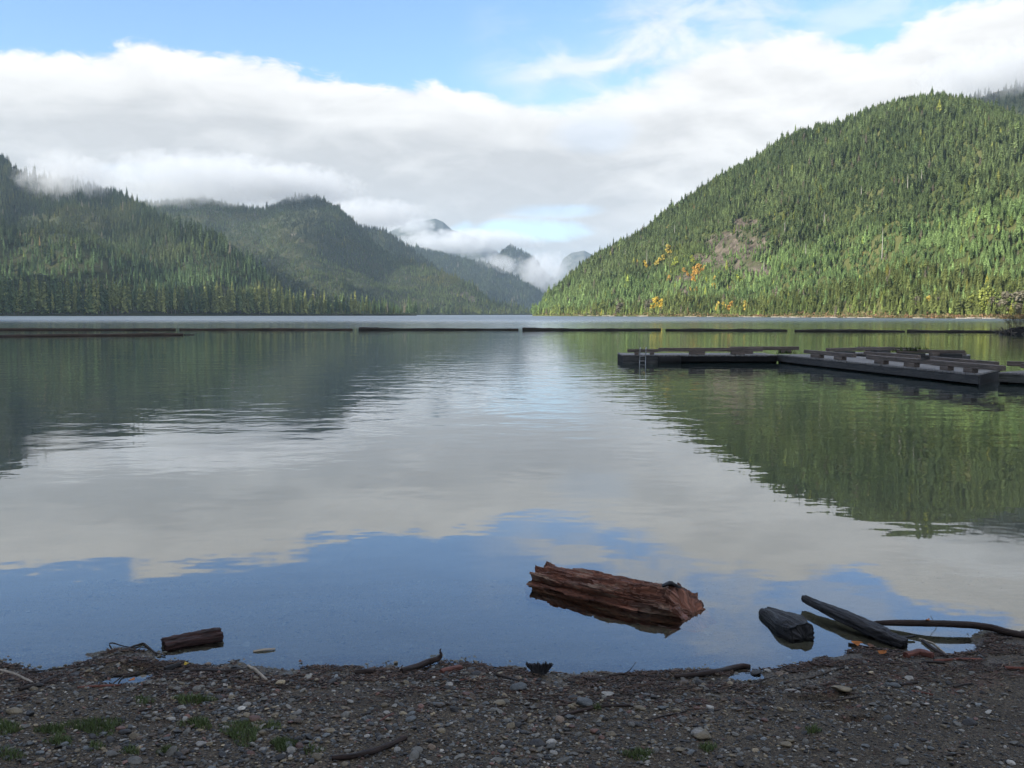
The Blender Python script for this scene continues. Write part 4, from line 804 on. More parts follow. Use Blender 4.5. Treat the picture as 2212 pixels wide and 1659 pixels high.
LS = [(392, 1528, 22, 'white'), (435, 1605, 30, 'white'), (641, 1541, 28, 'grey'), (460, 1477, 16, 'white'), (32, 1535, 40, 'tan'), (53, 1569, 24, 'grey'), (233, 1541, 18, 'grey'), (552, 1585, 20, 'white'), (292, 1642, 36, 'grey'), (242, 1627, 32, 'grey'), (570, 1510, 22, 'grey'), (538, 1508, 0, 'grey'), (482, 1530, 22, 'blue'),
 (630, 1513, 18, 'grey'), (492, 1515, 22, 'brown'), (480, 1490, 22, 'brown'), (310, 1463, 30, 'tan'), (420, 1530, 0, 'grey'), (365, 1549, 16, 'tan'), (530, 1527, 10, 'white'), (88, 1640, 24, 'tan'), (744, 1529, 20, 'tan'), (755, 1515, 22, 'white'), (740, 1475, 22, 'tan'), (716, 1578, 26, 'tan'), (750, 1570, 22, 'grey'),
 (1120, 1484, 46, 'blue'), (1080, 1516, 34, 'tan'), (1066, 1533, 30, 'grey'), (1312, 1498, 36, 'white'), (1259, 1517, 52, 'blue'), (899, 1619, 38, 'grey'), (1162, 1605, 42, 'dark'), (1077, 1640, 34, 'grey'), (1508, 1584, 36, 'white'), (927, 1646, 20, 'white'), (820, 1491, 22, 'grey'), (1150, 1528, 22, 'grey'), (1194, 1626, 26, 'white'),
 (1390, 1607, 16, 'tan'), (1412, 1602, 18, 'tan'), (1175, 1537, 18, 'dark'), (1029, 1455, 30, 'dark'), (961, 1467, 22, 'dark'), (1365, 1537, 14, 'white'), (1230, 1548, 26, 'blue'), (1380, 1530, 34, 'tan'), (1465, 1618, 34, 'tan'), (1320, 1585, 26, 'tan'), (1168, 1631, 24, 'grey'), (1060, 1630, 0, 'grey'), (836, 1538, 18, 'white'),
 (753, 1538, 18, 'tan'), (945, 1520, 30, 'blue'), (1000, 1538, 16, 'white'), (1005, 1497, 24, 'red'), (1255, 1496, 24, 'tan'), (1225, 1575, 26, 'dark'), (830, 1583, 0, 'grey'), (955, 1578, 26, 'tan'), (1095, 1556, 24, 'grey'), (1430, 1528, 30, 'blue'), (1460, 1535, 24, 'tan'), (1240, 1627, 22, 'grey'), (1120, 1578, 24, 'dark'),
 (1821, 1486, 56, 'tan'), (1712, 1486, 44, 'white'), (1517, 1586, 52, 'tan'), (1934, 1479, 30, 'blue'), (1654, 1620, 26, 'grey'), (1695, 1608, 34, 'tan'), (1945, 1645, 38, 'grey'), (2095, 1560, 34, 'dark'), (2070, 1564, 24, 'grey'), (1633, 1453, 30, 'dark'), (1659, 1448, 18, 'white'), (1547, 1447, 12, 'white'), (1692, 1451, 14, 'tan'), (1650, 1555, 20, 'red'),
 (1920, 1560, 16, 'tan'), (1760, 1574, 20, 'tan'), (1845, 1640, 22, 'white'), (1788, 1538, 24, 'grey'), (1870, 1610, 20, 'blue'), (1800, 1619, 24, 'dark'), (2056, 1620, 24, 'brown'), (2050, 1639, 18, 'tan'), (1755, 1652, 16, 'grey'), (1620, 1594, 22, 'dark'), (1480, 1600, 20, 'dark'), (1490, 1480, 0, 'red'), (1620, 1575, 30, 'brown'),
 (1655, 1528, 20, 'dark'), (1621, 1523, 18, 'blue'), (1505, 1530, 18, 'red'), (1560, 1620, 20, 'grey'), (1555, 1650, 22, 'grey'), (1995, 1597, 22, 'dark'), (1900, 1535, 0, 'dark'), (2100, 1455, 20, 'grey'), (2120, 1417, 16, 'blue'), (2190, 1605, 22, 'grey'), (2170, 1500, 18, 'grey'), (1970, 1560, 0, 'dark')]
cnt = {}
def near_word(U, V):
    a = 'at the left' if U < 330 else 'left of centre' if U < 800 else 'in the middle' if U < 1300 else 'right of centre' if U < 1700 else 'at the right'
    b = 'close to the waterline' if V < 1490 else 'halfway down the gravel' if V < 1570 else 'low on the gravel' if V < 1615 else 'at the bottom of the beach'
    return a, b
for i, (U, V, sz, c) in enumerate(LS):
    if sz == 0: continue
    p = on_ground(U, V+sz*.12); s = sz*np.linalg.norm(p[:2])/F*.92; o = bpy.data.objects.new('stone', STN[i % 8]); C.objects.link(o); o.location = p+[0, 0, s*.10]
    o.rotation_euler = (random.uniform(-.15, .15), random.uniform(-.15, .15), random.uniform(-.4, .4)+(math.pi if i % 2 else 0)); o.scale = (s, s, s*random.uniform(.5, .8)); q = random.uniform(.8, 1.1); o.color = (*[a*q for a in SPAL[c]], 1)
    a, b = near_word(U, V); size = 'large' if sz >= 34 else 'middling' if sz >= 22 else 'small'
    cw = {'blue': 'blue grey', 'dark': 'blackish', 'white': 'pale', 'red': 'reddish'}.get(c, c)
    tag(o, f'{size} {cw} stone {b} {a}', 'stone', f'{size} {cw} stones {b} {a}'); FIRST.setdefault(('s', i % 8), o)
SSRC = [FIRST[('s', i)] for i in range(8)]
def gravel():
    N = 120000; xs = []; ys_ = []
    x = rng.uniform(-3.7, 3.9, N); y = rng.uniform(3.75, 7.9, N); d = np.interp(x, SX, SY)-y
    dens = np.where(d > 0, .9, np.where(d > -.25, .55, .33)); big = fbm(x*1.1, y*1.3, 6.6, 3); dens = dens*np.clip(1.0+.6*big-np.clip((x-1.6)*.45, 0, .45), .15, 1.2)
    k = (rng.random(N) < dens) & (np.abs(x) < y*.60+.3); x, y, d, big = x[k], y[k], d[k], big[k]; n = len(x); z = gz(x, y)
    s = np.exp(rng.normal(np.log(.0118), .52, n))*np.where(d > .12, 1.0, .72)*(1+.25*big)*np.where(x > 1.4, .78, 1); s = np.clip(s, .005, .062)
    names = ['dark', 'grey', 'blue', 'brown', 'tan', 'white', 'red']; pr = [.30, .22, .12, .16, .11, .05, .04]; ci = rng.choice(7, n, p=pr)
    col = np.array([SPAL[a] for a in names])[ci]*np.exp(rng.normal(0, .32, n))[:, None]*1.05
    # sunk stones: brightness capped, then lifted with a greenish tone
    uw = (d < 0)[:, None]; col = np.where(uw, np.minimum(col, .12)*.9+np.array([.075, .078, .055]), col)
    scatter('gravel', np.stack([x, y, z+s*.12], -1), rng.random(n)*6.28, np.stack([s*rng.uniform(.8, 1.3, n), s, s*rng.uniform(.5, .95, n)], -1), rng.integers(0, 8, n), col, SSRC, 'mixed grey and brown gravel covering the beach and shallows', 'gravel', tilt=rng.normal(0, .22, (n, 2)))
gravel()
# fine bark litter along the drift line
def litter():
    n = 11000; x = rng.uniform(-3.5, 3.8, n); dd = np.abs(rng.normal(.15, .24, n)); y = np.interp(x, SX, SY)-dd; z = gz(x, y); k = (z > -.004) & (fbm(x*2, y*5, 8.8, 3) > -.15); x, y, z = x[k], y[k], z[k]; n = len(x)
    V = []; G = []; L = rng.uniform(.006, .028, n); wv = rng.uniform(.0012, .0035, n); a = rng.normal(0, .6, n)+np.where(rng.random(n) < .3, 1.4, 0)
    cx, sx_ = np.cos(a), np.sin(a); tl = rng.normal(0, .12, n)
    box = np.array([(-1, -1, 0), (1, -1, 0), (1, 1, 0), (-1, 1, 0), (-1, -.6, 1), (1, -.6, 1), (1, .6, 1), (-1, .6, 1)], float)
    lx = box[None, :, 0]*L[:, None]; ly = box[None, :, 1]*wv[:, None]; lz = box[None, :, 2]*wv[:, None]*1.3
    V = np.stack([x[:, None]+lx*cx[:, None]-ly*sx_[:, None], y[:, None]+lx*sx_[:, None]+ly*cx[:, None], z[:, None]+.006+lz+lx*tl[:, None]], -1).reshape(-1, 3)
    q = np.array([(0, 3, 2, 1), (4, 5, 6, 7), (0, 1, 5, 4), (1, 2, 6, 5), (2, 3, 7, 6), (3, 0, 4, 7)]); f = (q[None]+8*np.arange(n)[:, None, None]).reshape(-1, 4)
    G = np.repeat(np.stack([rng.random(n)*9, rng.random(n)*9, rng.random(n)*9], -1), 8, 0)
    m, nt, b = material('bark_litter'); g = nt.attr('grain')[1]; gx_ = nt.sep(g)[0]
    nt.put(b.inputs['Base Color'], nt.mix(nt.ss(gx_, 5.5, 9), nt.mix(nt.ss(gx_, 0, 5), (.016, .012, .010), (.060, .032, .022)), (.13, .085, .055))); b.inputs['Roughness'].default_value = .7
    o = mesh_obj('bark_litter', V, f, m, attrs={'grain': G}); tag(o, 'fine reddish bark litter strewn along the drift line', 'bark litter', kind='stuff')
litter()
# grass
def grass():
    PT = [(417, 1513, 44, 9, 500, 1), (525, 1582, 46, 26, 950, 1), (612, 1610, 28, 12, 600, .6), (205, 1570, 60, 17, 900, .7), (112, 1579, 34, 10, 350, .7), (14, 1575, 30, 16, 500, .9), (426, 1565, 34, 11, 420, .9), (364, 1625, 22, 8, 260, .9), (208, 1614, 18, 9, 120, 1), (282, 1624, 20, 8, 110, 1), (130, 1604, 30, 10, 260, .8),
          (20, 1632, 30, 14, 300, .6), (675, 1624, 22, 12, 90, .9), (1380, 1632, 34, 12, 300, 1), (1755, 1580, 16, 7, 130, 1), (1530, 1618, 18, 8, 150, .8), (1462, 1613, 0, 0, 0, 1), (590, 1570, 20, 9, 120, 1.2), (310, 1515, 22, 8, 130, .8), (1292, 1530, 10, 4, 40, 1)]
    V = []; G = []
    for U, Vv, ru, rv, n, br in PT:
        for k in range(int(n*1.1)):
            a = random.random()*6.28; q = math.sqrt(random.random())*(1+.3*math.sin(3*a+U)); p = on_ground_fast(U+ru*q*math.cos(a), Vv+rv*q*math.sin(a))
            h = random.uniform(.010, .036)*(1.3-.6*q); w_ = random.uniform(.0010, .0022); t = random.random()*6.28; lean = random.uniform(.1, .8)*h; ln = random.random()*6.28
            d = np.array([math.cos(t), math.sin(t), 0])*w_; l = np.array([math.cos(ln), math.sin(ln), 0])*lean
            V += [p-d, p+d, p+d*.7+l*.4+[0, 0, h*.6], p-d*.7+l*.4+[0, 0, h*.6], p+l+[0, 0, h]]; G += [(random.random(), br, q)]*5
    V = np.array(V); n = len(V)//5; f = np.concatenate([np.array([(0, 1, 2), (0, 2, 3), (3, 2, 4)])[None]+5*np.arange(n)[:, None, None]]).reshape(-1, 3)
    m, nt, b = material('grass_blades'); g = nt.attr('grain')[1]; gx_, gy_, gz_ = nt.sep(g)
    c = nt.mix(nt.m('MULTIPLY', gx_, nt.m('MULTIPLY', gy_, .9)), (.050, .075, .024), (.13, .18, .05)); nt.put(b.inputs['Base Color'], c); b.inputs['Roughness'].default_value = .55
    o = mesh_obj('grass', V, f, m, attrs={'grain': G}); tag(o, 'low tufts of green grass growing through the gravel', 'grass', kind='stuff')
def on_ground_fast(U, V):
    p = P(U, V, .1); z = float(gz(p[0], p[1])); p = P(U, V, z); return np.array([p[0], p[1], z])
grass()

# ------------------------------------------------------------ boom logs
BL = [(-180, 380, 712.5, 'boom', 'reddish brown boom log at the far left of the floating line'), (388, 762, 712.2, 'boom', 'second reddish boom log from the left, left of the dark ones'), (775, 1120, 712.2, 'boomdark', 'dark boom log with a swollen left end, third from the left'),
      (1128, 1428, 712.8, 'boomdark', 'dark boom log floating in front of the gap between the hills'), (1437, 1701, 713.3, 'boomdark', 'dark boom log between the gap and the dock'), (1716, 1955, 715, 'boomdark', 'dark boom log behind the dock with weeds on it'), (1959, 2165, 716, 'boomdark', 'last dark boom log on the right, ending at the bush')]
for i, (u0, u1, v, mt, lab) in enumerate(BL):
    a = P(u0, v+.8); b = P(u1, v+.8+(1.2 if i > 3 else 0)); n_ = 9; pts = [a+(b-a)*k/(n_-1)+[0, random.uniform(-.1, .1), .05+random.uniform(-.03, .03)] for k in range(n_)]
    rad = [random.uniform(.13, .24) for k in range(n_)]
    if i in (2, 3): rad[0] = .33; rad[1] = .27
    o = wood('boom_log', pts, rad, M[mt], 120+i, .18, 3, .3, 90, 16, label=lab, cat='boom log', group='logs of the floating boom')
p = P(0, 727); a = P(-160, 729); b = P(396, 724); pts = [a+(b-a)*k/8+[0, 0, .04+.02*math.sin(k*2)] for k in range(9)]
wood('floating_log', pts, [.16, .17, .17, .16, .17, .18, .17, .19, .15], M['boom'], 140, .15, 3, .3, 90, 16, label='long mossy brown log floating in front of the boom at the left', cat='log')
a = P(396, 724); b = P(420, 723.5); wood('log_stub', [a+[0.1, 0, 0], b], [.10, .06], M['boomdark'], 141, .2, 3, .3, 16, 10, label='small dark stub floating at the end of the long mossy log', cat='log')

# ------------------------------------------------------------ dock
def gbox(name, c, size, rz, mat, parent, bev=.01):
    """board or beam with grain along its local x"""
    m = MB(); m.box((0, 0, 0), size, 0, bev); V = np.concatenate(m.v); sd = random.random()*20
    # subdivide lengthwise is not needed: grain comes from the attribute
    o = mesh_obj(name, V, m.f, mat, parent, False, {'grain': np.stack([V[:, 0], V[:, 1]+V[:, 2]*1.3, np.full(len(V), sd)], -1)}, c); o.rotation_euler = (0, 0, rz); return o
def seg(a, b): d = b-a; return math.atan2(d[1], d[0]), float(np.hypot(d[0], d[1]))
def dock_section(name, a, b, width, z0, z1, label, side=1, planks=True, float_mat='skirt', skew=0.0, lift=.05):
    """a -> b is the near top edge; the deck lies to the far side"""
    rz, L = seg(a, b); root = empty(name, (a[0], a[1], 0), rz); tag(root, label, 'dock')
    w_ = width*side; zl = z1-.06
    gbox('side_board', (L/2, .03*side, (lift+zl)/2), (L, .06, zl-lift), 0, M[float_mat], root, .012)
    gbox('side_board', (L/2-skew/2, w_-.03*side, (z0+zl)/2), (L-skew, .06, zl-z0), 0, M[float_mat], root)
    gbox('float', (L/2-skew/2, w_*.5, (-.2+zl)/2-.01), (L-.35-skew, width-.3, zl+.2-.03), 0, M['black'], root, .04)  # black body also paints in the shaded gap under the side board
    gbox('end_board', (.03, w_/2, (z0+zl)/2), (.055, width-.13, zl-.004-z0), 0, M['black'], root)
    e = gbox('end_board', (L-.03-skew/2, w_/2, (z0+zl)/2), (.055, math.hypot(width-.1, skew), zl-.004-z0), 0, M['black'], root); e.rotation_euler = (0, 0, math.atan2(skew, width))
    n = max(4, int(L/.19)); m = MB(); g = []
    for k in range(n):
        x = (k+.5)*L/n; wk = width
        m.box((x, w_/2, z1-.03+random.uniform(-.005, .005)), (L/n-.014, wk+random.uniform(-.02, .05), .052), random.uniform(-.006, .006), .006)
        q = m.v[-1]; q[:, 0] -= q[:, 1]*skew/width*np.clip((x-L*.75)/(L*.25), 0, 1); g.append(np.stack([q[:, 1], q[:, 0], np.full(len(q), k*1.7)], -1))
    mesh_obj('deck', np.concatenate(m.v), m.f, M['deck'], root, False, {'grain': np.concatenate(g)})
    return root, rz, L
def rail(root, x0, x1, y, z, th=.14, hb=.12, blocks=(), dy=0.0, sag=0.0):
    L = x1-x0; rz = math.atan2(dy, L)
    gbox('rail', ((x0+x1)/2, y+dy/2, z+hb+th/2), (L, th*1.15, th), rz, M['beam'], root, .012)
    for f, bl in blocks: gbox('rail_block', (x0+f*L, y+dy*f, z+hb/2), (bl, .2, hb-.004), rz, M['beam'], root, .01)
def dock():
    zt = .345
    def D(U, V, z=0.0): return P(U, V, z)
    a = D(1678, 765, zt); b = D(2114, 807.5, zt)
    r1, rz1, L1 = dock_section('dock_section', a, b, 2.3, -.1, zt, 'long low grey dock section running towards the beach, with rails on blocks', 1, skew=2.3)
    def loc(root, rz, U, V, z):
        p = D(U, V, z); d = np.array([p[0]-root.location[0], p[1]-root.location[1]]); return d[0]*math.cos(rz)+d[1]*math.sin(rz), -d[0]*math.sin(rz)+d[1]*math.cos(rz)
    def rl(u0, v0, u1, v1, bl, y0=None):
        x0, ya = loc(r1, rz1, u0, v0, zt+.20); x1, yb = loc(r1, rz1, u1, v1, zt+.20)
        ya, yb = [min(max(q, .14), 2.1) for q in (ya, yb)]
        rail(r1, x0, x1, ya, zt, .14, .13, bl, yb-ya)
    rl(1696, 759.5, 1801, 768.5, ((.26, .75), (.73, .6))); rl(1828, 771, 1956, 782.5, ((.24, .6), (.73, .6))); rl(1962, 780.5, 2122, 796, ((.35, .42), (.64, .42)))
    rl(1869, 763, 1985, 771.5, ((.2, .6), (.85, .6))); rl(2013, 774.5, 2154, 786.5, ((.1, .5), (.68, .5)))
    # cross run at the far left
    a = D(1346, 766.5, .33); b = D(1679, 766.5, .33)
    r2, rz2, L2 = dock_section('dock_section', a, b, 2.1, -.1, .33, 'far cross dock section with a metal ladder at its left end', 1, float_mat='black')  # near side board is black to paint the shaded hollow under the deck
    gbox('side_board', (.72, -.03, .11), (1.46, .05, .38), 0, M['skirt'], r2)
    rail(r2, .2, 1.47, .2, .33, .13, .10, ((.3, .16), (.8, .16)))
    rail(r2, 1.49, 5.8, .25, .33, .15, .13, ((.37, .64), (.76, .55)), .0); rail(r2, 4.65, 7.6, 1.2, .33, .15, .15, ((.25, .5), (.8, .5)), .1)
    m = MB(); m.tube([(1.45, -.02, .04), (2.35, -.02, .04)], [.23, .23], 20); f = m.build('float_drum', M['black'], r2, True)
    # ladder
    lad = empty('ladder', (.66, -.1, 0)); lad.parent = r2; tag(lad)
    for x in (0, .24):
        m = MB(); m.tube([(x, 0, -.35), (x+.01, 0, .35), (x+.015, -.02, .46), (x+.03, .05, .58), (x+.06, .18, .62), (x+.09, .32, .58), (x+.10, .38, .40)], .018, 8); m.build('ladder_rail', M['metal'], lad, True)
    for z in (-.1, .08, .28): m = MB(); m.tube([(0.0, 0, z), (.24, 0, z)], .014, 8); m.build('rung', M['metal'], lad, True)
    # second pontoon behind, half broken
    a = D(1795, 761.5, .30); b = D(2083, 768, .30)
    r3, rz3, L3 = dock_section('dock_section', a, b, 1.4, -.1, .30, 'broken dock section behind the long one, weeds growing on it', 1)
    rail(r3, 1.0, 3.4, .5, .30, .15, .12, ((.25, .5), (.8, .5)))
    # loose beams at the back
    for (u0, v0, u1, v1, z, lab) in ((1787, 755.5, 1930, 752.5, .55, 'long loose beam lying raised at the back of the dock, its left end'), (1937, 758, 2085, 760, .50, 'dark loose beam at the back right of the dock under the weeds'), (2010, 766, 2084, 764.5, .38, 'short dark beam below the weedy loose beam')):
        p = D(u0, v0, z); q_ = D(u1, v1, z); rz, L = seg(p, q_); e = empty('loose_beam', (p[0], p[1], z), rz); tag(e, lab.replace(', its left end', ''), 'beam')
        gbox('beam', (L/2, 0, 0), (L, .2, .13), 0, M['beam'], e); gbox('support_block', (L*.25, 0, -.26), (.9, .35, .36), 0, M['skirt'], e); gbox('support_block', (L*.8, 0, -.26), (.8, .35, .36), 0, M['skirt'], e)
    # near right pontoon cut by the frame
    a = D(2157, 803.5, .337); b = D(2330, 812, .337)
    r4, rz4, L4 = dock_section('dock_section', a, b, 1.8, -.1, .337, 'dark dock section cut by the right edge of the picture', 1, float_mat='concrete')
    rail(r4, -.2, 2.4, .9, .36, .14, .12, ((.3, .4), (.8, .4))); rail(r4, .5, 2.4, .3, .36, .14, .1, ((.5, .5),))
    # weeds on the dock
    V = []
    for k in range(260):
        U, Vv, z = random.choice(((1965, 758, .62), (1985, 757, .62), (1875, 755, .6), (1950, 760, .55), (1700, 764, .5)))
        p = D(U+random.gauss(0, 11), Vv, z-.1); h = random.uniform(.05, .22); a_ = random.random()*6.28; l = np.array([math.cos(a_), math.sin(a_), 0]); d = np.array([-l[1], l[0], 0])*.02
        V += [p-d, p+d, p+l*h*.6+[0, 0, h]]
    f = np.arange(len(V)).reshape(-1, 3); o = mesh_obj('dock_weeds', V, f, M['moss']); tag(o, 'small green weeds sprouting from the dock planks', 'weeds', kind='stuff')
dock()

# ------------------------------------------------------------ root ball with a bush at the right edge
def bush():
    c = P(2196, 721); root = empty('shore_bush', tuple(c)); tag(root, 'twiggy olive bush on a dark root mound at the right edge of the lake', 'bush')
    nv = []; r = random.Random(5); m = MB()
    for k in range(150):
        a = r.uniform(0, 6.28); q = abs(r.gauss(0, 1)); x0 = r.uniform(-1.6, 3.0); y0 = r.uniform(-.8, .8); h = r.uniform(.2, .95)
        p0 = np.array([x0, y0, -.05]); p1 = p0+[r.gauss(0, .35), r.gauss(0, .3), h*.7]; p2 = p1+[r.gauss(0, .35), r.gauss(0, .2), h*.4-.2]
        m.tube([p0, p1, p2], [.05, .035, .012], 5)
    m.build('roots', M['trunk'], root)
    n = 26; V = []
    for i in range(14):
        ph = i/13*math.pi/2
        for k in range(n): a = 2*math.pi*k/n; V.append((.7+2.3*math.cos(a)*math.cos(ph), .9*math.sin(a)*math.cos(ph), -.1+.72*math.sin(ph)*(1+.3*float(perlin(k*.6, i*.5, 1)))))
    mesh_obj('root_mound', V, grid_faces(14, n, True), M['black'], root, True)
    m = MB(); tips = []
    for k in range(46):
        x0 = r.uniform(-.9, 2.8); p = np.array([x0, r.uniform(-.4, .4), .5]); lean = np.array([r.gauss((x0-.9)*.35, .45), r.gauss(0, .3), 0]); h = r.uniform(1.0, 2.6); pts = [p]
        for j in range(1, 5): pts.append(p+lean*(j/4)**1.4+[0, 0, h*j/4])
        m.tube(pts, [.022, .018, .012, .008, .004], 5); tips += [(np.array(pts[2])+np.array(q_))/2 for q_ in pts[2:]]+list(pts[2:])
        for j in range(7): b = pts[r.choice((2, 3, 4))]; e = b+[r.gauss(0, .3), r.gauss(0, .3), r.uniform(0, .5)]; m.tube([b, e], [.006, .003], 4); tips.append(e)
    m.build('twigs', M['trunk'], root)
    V = []; G = []
    for k in range(7000):
        b = r.choice(tips); c_ = Vector(b)+Vector((r.gauss(0, .16), r.gauss(0, .16), r.gauss(0, .14))); s = r.uniform(.02, .045)
        n1 = Vector((r.gauss(0, 1), r.gauss(0, 1), r.gauss(0, 1))).normalized(); n2 = n1.orthogonal().normalized(); n3 = n1.cross(n2); V += [tuple(c_+n2*s), tuple(c_+n3*s*.6), tuple(c_-n2*s), tuple(c_-n3*s*.6)]; G += [(r.random(),)*3]*4
    f = np.arange(len(V)).reshape(-1, 4); mt, nt, b = material('bush_leaves'); g = nt.sep(nt.attr('grain')[1])[0]
    nt.put(b.inputs['Base Color'], nt.mix(nt.ss(g, .6, 1), nt.mix(nt.ss(g, 0, .6), (.05, .065, .02), (.11, .11, .035)), (.20, .11, .04))); b.inputs['Roughness'].default_value = .7
    mesh_obj('foliage', V, f, mt, root, attrs={'grain': G})
bush()

# ------------------------------------------------------------ right far shore: low brush and bleached logs
def far_shore():
    # reddish brush strip
    n = 5200; U = rng.uniform(1168, 2230, n); V = []; G = []
    for k in range(n):
        t = (U[k]-1106)/F; j = int(np.clip(np.searchsorted(hR.tt, t), 1, len(hR.tt)-1)); y0 = np.interp(0.0, hR.S[:, j], hR.Y[:, j]); yy = y0+rng.uniform(1.5, 9); z = np.interp(yy, hR.Y[:, j], hR.Z[:, j])
        c = Vector((t*yy, yy, z+rng.uniform(0, 1.3))); s = rng.uniform(.25, .6)
        n1 = Vector(rng.normal(size=3)).normalized(); n2 = n1.orthogonal().normalized(); n3 = n1.cross(n2); V += [tuple(c+n2*s), tuple(c+n3*s*.6), tuple(c-n2*s), tuple(c-n3*s*.6)]; g = float(np.clip(.5+.5*perlin(U[k]/25, 1.1, 0)+rng.normal(0, .2), 0, 1)); G += [(g, g, g)]*4
    mt, nt, b = material('shore_brush'); g = nt.sep(nt.attr('grain')[1])[0]; nt.put(b.inputs['Base Color'], nt.mix(g, (.095, .11, .04), (.22, .11, .06))); b.inputs['Roughness'].default_value = .8
    o = mesh_obj('shore_brush', V, np.arange(len(V)).reshape(-1, 4), mt, attrs={'grain': G}); tag(o, 'low reddish and olive brush along the right far shore', 'brush', kind='stuff')
    for i in range(46):
        U0 = random.uniform(1240, 2160) if i > 4 else (2085, 2110, 1640, 1680, 1720)[i]; t = (U0-1106)/F; j = int(np.clip(np.searchsorted(hR.tt, t), 1, len(hR.tt)-1)); y0 = np.interp(0.0, hR.S[:, j], hR.Y[:, j])+random.uniform(1.2, 3.0); L = random.uniform(3, 8) if i > 4 else 9
        where = 'left of the yellow tree pair' if U0 < 1400 else 'below the yellow trees' if U0 < 1640 else 'behind the middle of the dock' if U0 < 1850 else 'behind the right part of the dock' if U0 < 2050 else 'below the rounded leafy trees'
        a = random.gauss(0, .12)-.25; c = np.array([t*y0, y0, np.interp(y0, hR.Y[:, j], hR.Z[:, j])+.25+.1*random.random()]); d = np.array([math.cos(a), math.sin(a), 0])*L/2
        wood('bleached_log', [c-d, c, c+d], [.20, .17, .12], M['snagw'], 200+i, .1, 3, .3, 12, 8, label=f'bleached driftwood log on the right far shore {where}', cat='log', group='bleached logs on the far shore '+where)
M['snagw'] = m_wood('sun_bleached_wood', (.35, .31, .27), (.55, .50, .44), (.30, .26, .22), .8, fs=.1, bump=.2)
far_shore()
def snags():
    for i, (U, V, h) in enumerate(sorted([(1397, 575, 17), (1432, 540, 12), (1457, 510, 12), (1695, 510, 13), (1740, 560, 12), (1905, 560, 22), (1960, 415, 14), (1350, 560, 11), (1990, 400, 12), (1860, 430, 11), (1780, 480, 9), (1650, 585, 8), (1300, 600, 9)], key=lambda q: q[0])):
        p = hR.hit(U, V); m = MB(); m.tube([(0, 0, -1), (.1, 0, h*.5), (.05, .1, h)], [.30, .2, .05], 6)
        for k in range(7): z = h*random.uniform(.4, .95); a = random.random()*6.28; m.tube([(0.06, 0, z), (math.cos(a)*.9, math.sin(a)*.9, z+.1)], [.05, .02], 4)
        o = m.build('dead_tree', M['snag'], loc=p); tag(o, f'bare grey dead trunk on the right hill, {ORD[i]} dead one from the left', 'dead tree', 'bare dead trees on the right hill')
snags()

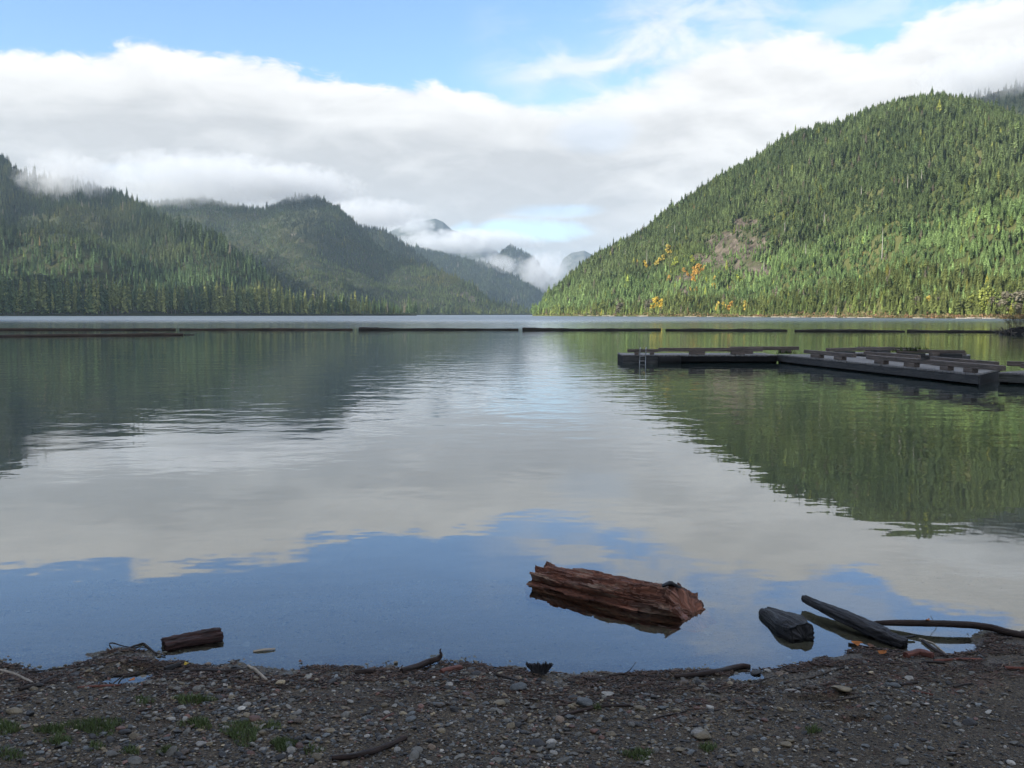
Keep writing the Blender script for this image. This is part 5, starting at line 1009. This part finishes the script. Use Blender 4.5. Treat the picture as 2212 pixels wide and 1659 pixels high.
# ------------------------------------------------------------ mist caught on the hills, and the air itself
def mist(name, c, rad, dens, label, nsc=3.0, thr=.0, seed=0.0, edge=1.0, aniso=.0):
    bm = bmesh.new(); bmesh.ops.create_icosphere(bm, subdivisions=3, radius=1.0); me = bpy.data.meshes.new(name); bm.to_mesh(me); bm.free()
    o = bpy.data.objects.new(name, me); C.objects.link(o); o.location = c; o.scale = rad; tag(o, label, 'mist', kind='stuff')
    m = bpy.data.materials.new(name); m.use_nodes = True; n = NT(m.node_tree); n.n.clear(); out = n.new('ShaderNodeOutputMaterial'); pv = n.new('ShaderNodeVolumePrincipled'); n.l.new(pv.outputs[0], out.inputs['Volume'])
    pv.inputs['Color'].default_value = (.80, .82, .85, 1); pv.inputs['Anisotropy'].default_value = aniso
    tc = n.new('ShaderNodeTexCoord').outputs['Object']; ln = n.new('ShaderNodeVectorMath'); ln.operation = 'LENGTH'; n.put(ln.inputs[0], tc); r_ = ln.outputs['Value']
    f = n.m('SUBTRACT', 1.0, n.m('POWER', r_, 2.0)); x, y, z = n.sep(tc)
    s = rad[0]/rad[2]; nz = n.noise(n.vm('ADD', n.comb(n.m('MULTIPLY', x, min(s, 4)), n.m('MULTIPLY', y, min(rad[1]/rad[2], 4)), z), (seed, seed*.7, 0)), nsc*.7, 5, .6, .6)
    d = n.m('ADD', n.m('MULTIPLY', f, edge), n.m('MULTIPLY', n.m('SUBTRACT', nz, .5), 3.4)); d = n.m('MULTIPLY', n.ss(d, .12+thr, .9+thr), n.ss(f, 0, .18))
    n.put(pv.inputs['Density'], n.m('MULTIPLY', d, dens)); me.materials.append(m)
    m.cycles.volume_step_rate = 1.0 if hasattr(m.cycles, 'volume_step_rate') else 1.0
    return o
def px_c(U, V, y): t, e = te(U, V); return (t*y, y, e*y+CH)
mist('mist', px_c(440, 392, 2800), (350, 340, 84), .0065, 'white cloud bank resting on the ridge between the left hill and middle hill', 2.5, 0, 1.0)
mist('mist', px_c(650, 402, 2850), (200, 300, 62), .008, 'thin cloud cap over the top of the middle hill', 2.5, .05, 2.0)
mist('mist', px_c(800, 462, 3500), (240, 200, 62), .008, 'cloud edge lying on the dark ridge behind the middle hill', 2.5, .0, 2.7)
mist('mist', px_c(150, 385, 2020), (110, 150, 62), .011, 'grey wisps of cloud drifting over the crest of the left hill', 3.5, .12, 3.0)
mist('mist', px_c(1015, 523, 5650), (480, 300, 84), .009, 'long white cloud bank lying across the valley head', 2.5, .0, 4.0)
mist('mist', px_c(1175, 590, 5000), (190, 250, 130), .006, 'loose mist rising between the valley mountains', 3, .1, 5.0)
mist('mist', px_c(2190, 160, 1800), (200, 200, 50), .012, 'cloud edge hiding the summit of the right far hill', 2.5, .0, 6.0)
mist('mist', px_c(895, 488, 6000), (150, 200, 60), .006, 'thin mist veiling the left side of the farthest rounded peak', 3, .0, 8.0)
mist('mist', px_c(1075, 575, 4750), (130, 200, 75), .005, 'thin mist in the notch beside the pointed far mountain', 3, .05, 9.0)
def haze():
    x0, x1, y0, y1, z0, z1 = -14500, 14500, -1200, 14500, -6.0, 730.0
    m = MB(); m.box(((x0+x1)/2, (y0+y1)/2, (z0+z1)/2), (x1-x0, y1-y0, z1-z0)); mt = bpy.data.materials.new('haze'); mt.use_nodes = True; n = NT(mt.node_tree); n.n.clear()
    out = n.new('ShaderNodeOutputMaterial'); pv = n.new('ShaderNodeVolumePrincipled'); n.l.new(pv.outputs[0], out.inputs['Volume']); pv.inputs['Color'].default_value = (.62, .82, 1.0, 1); pv.inputs['Density'].default_value = .000058; pv.inputs['Anisotropy'].default_value = .2
    o = m.build('haze', mt); tag(o, 'thin blue air haze over the lake', 'haze', kind='stuff')
haze()
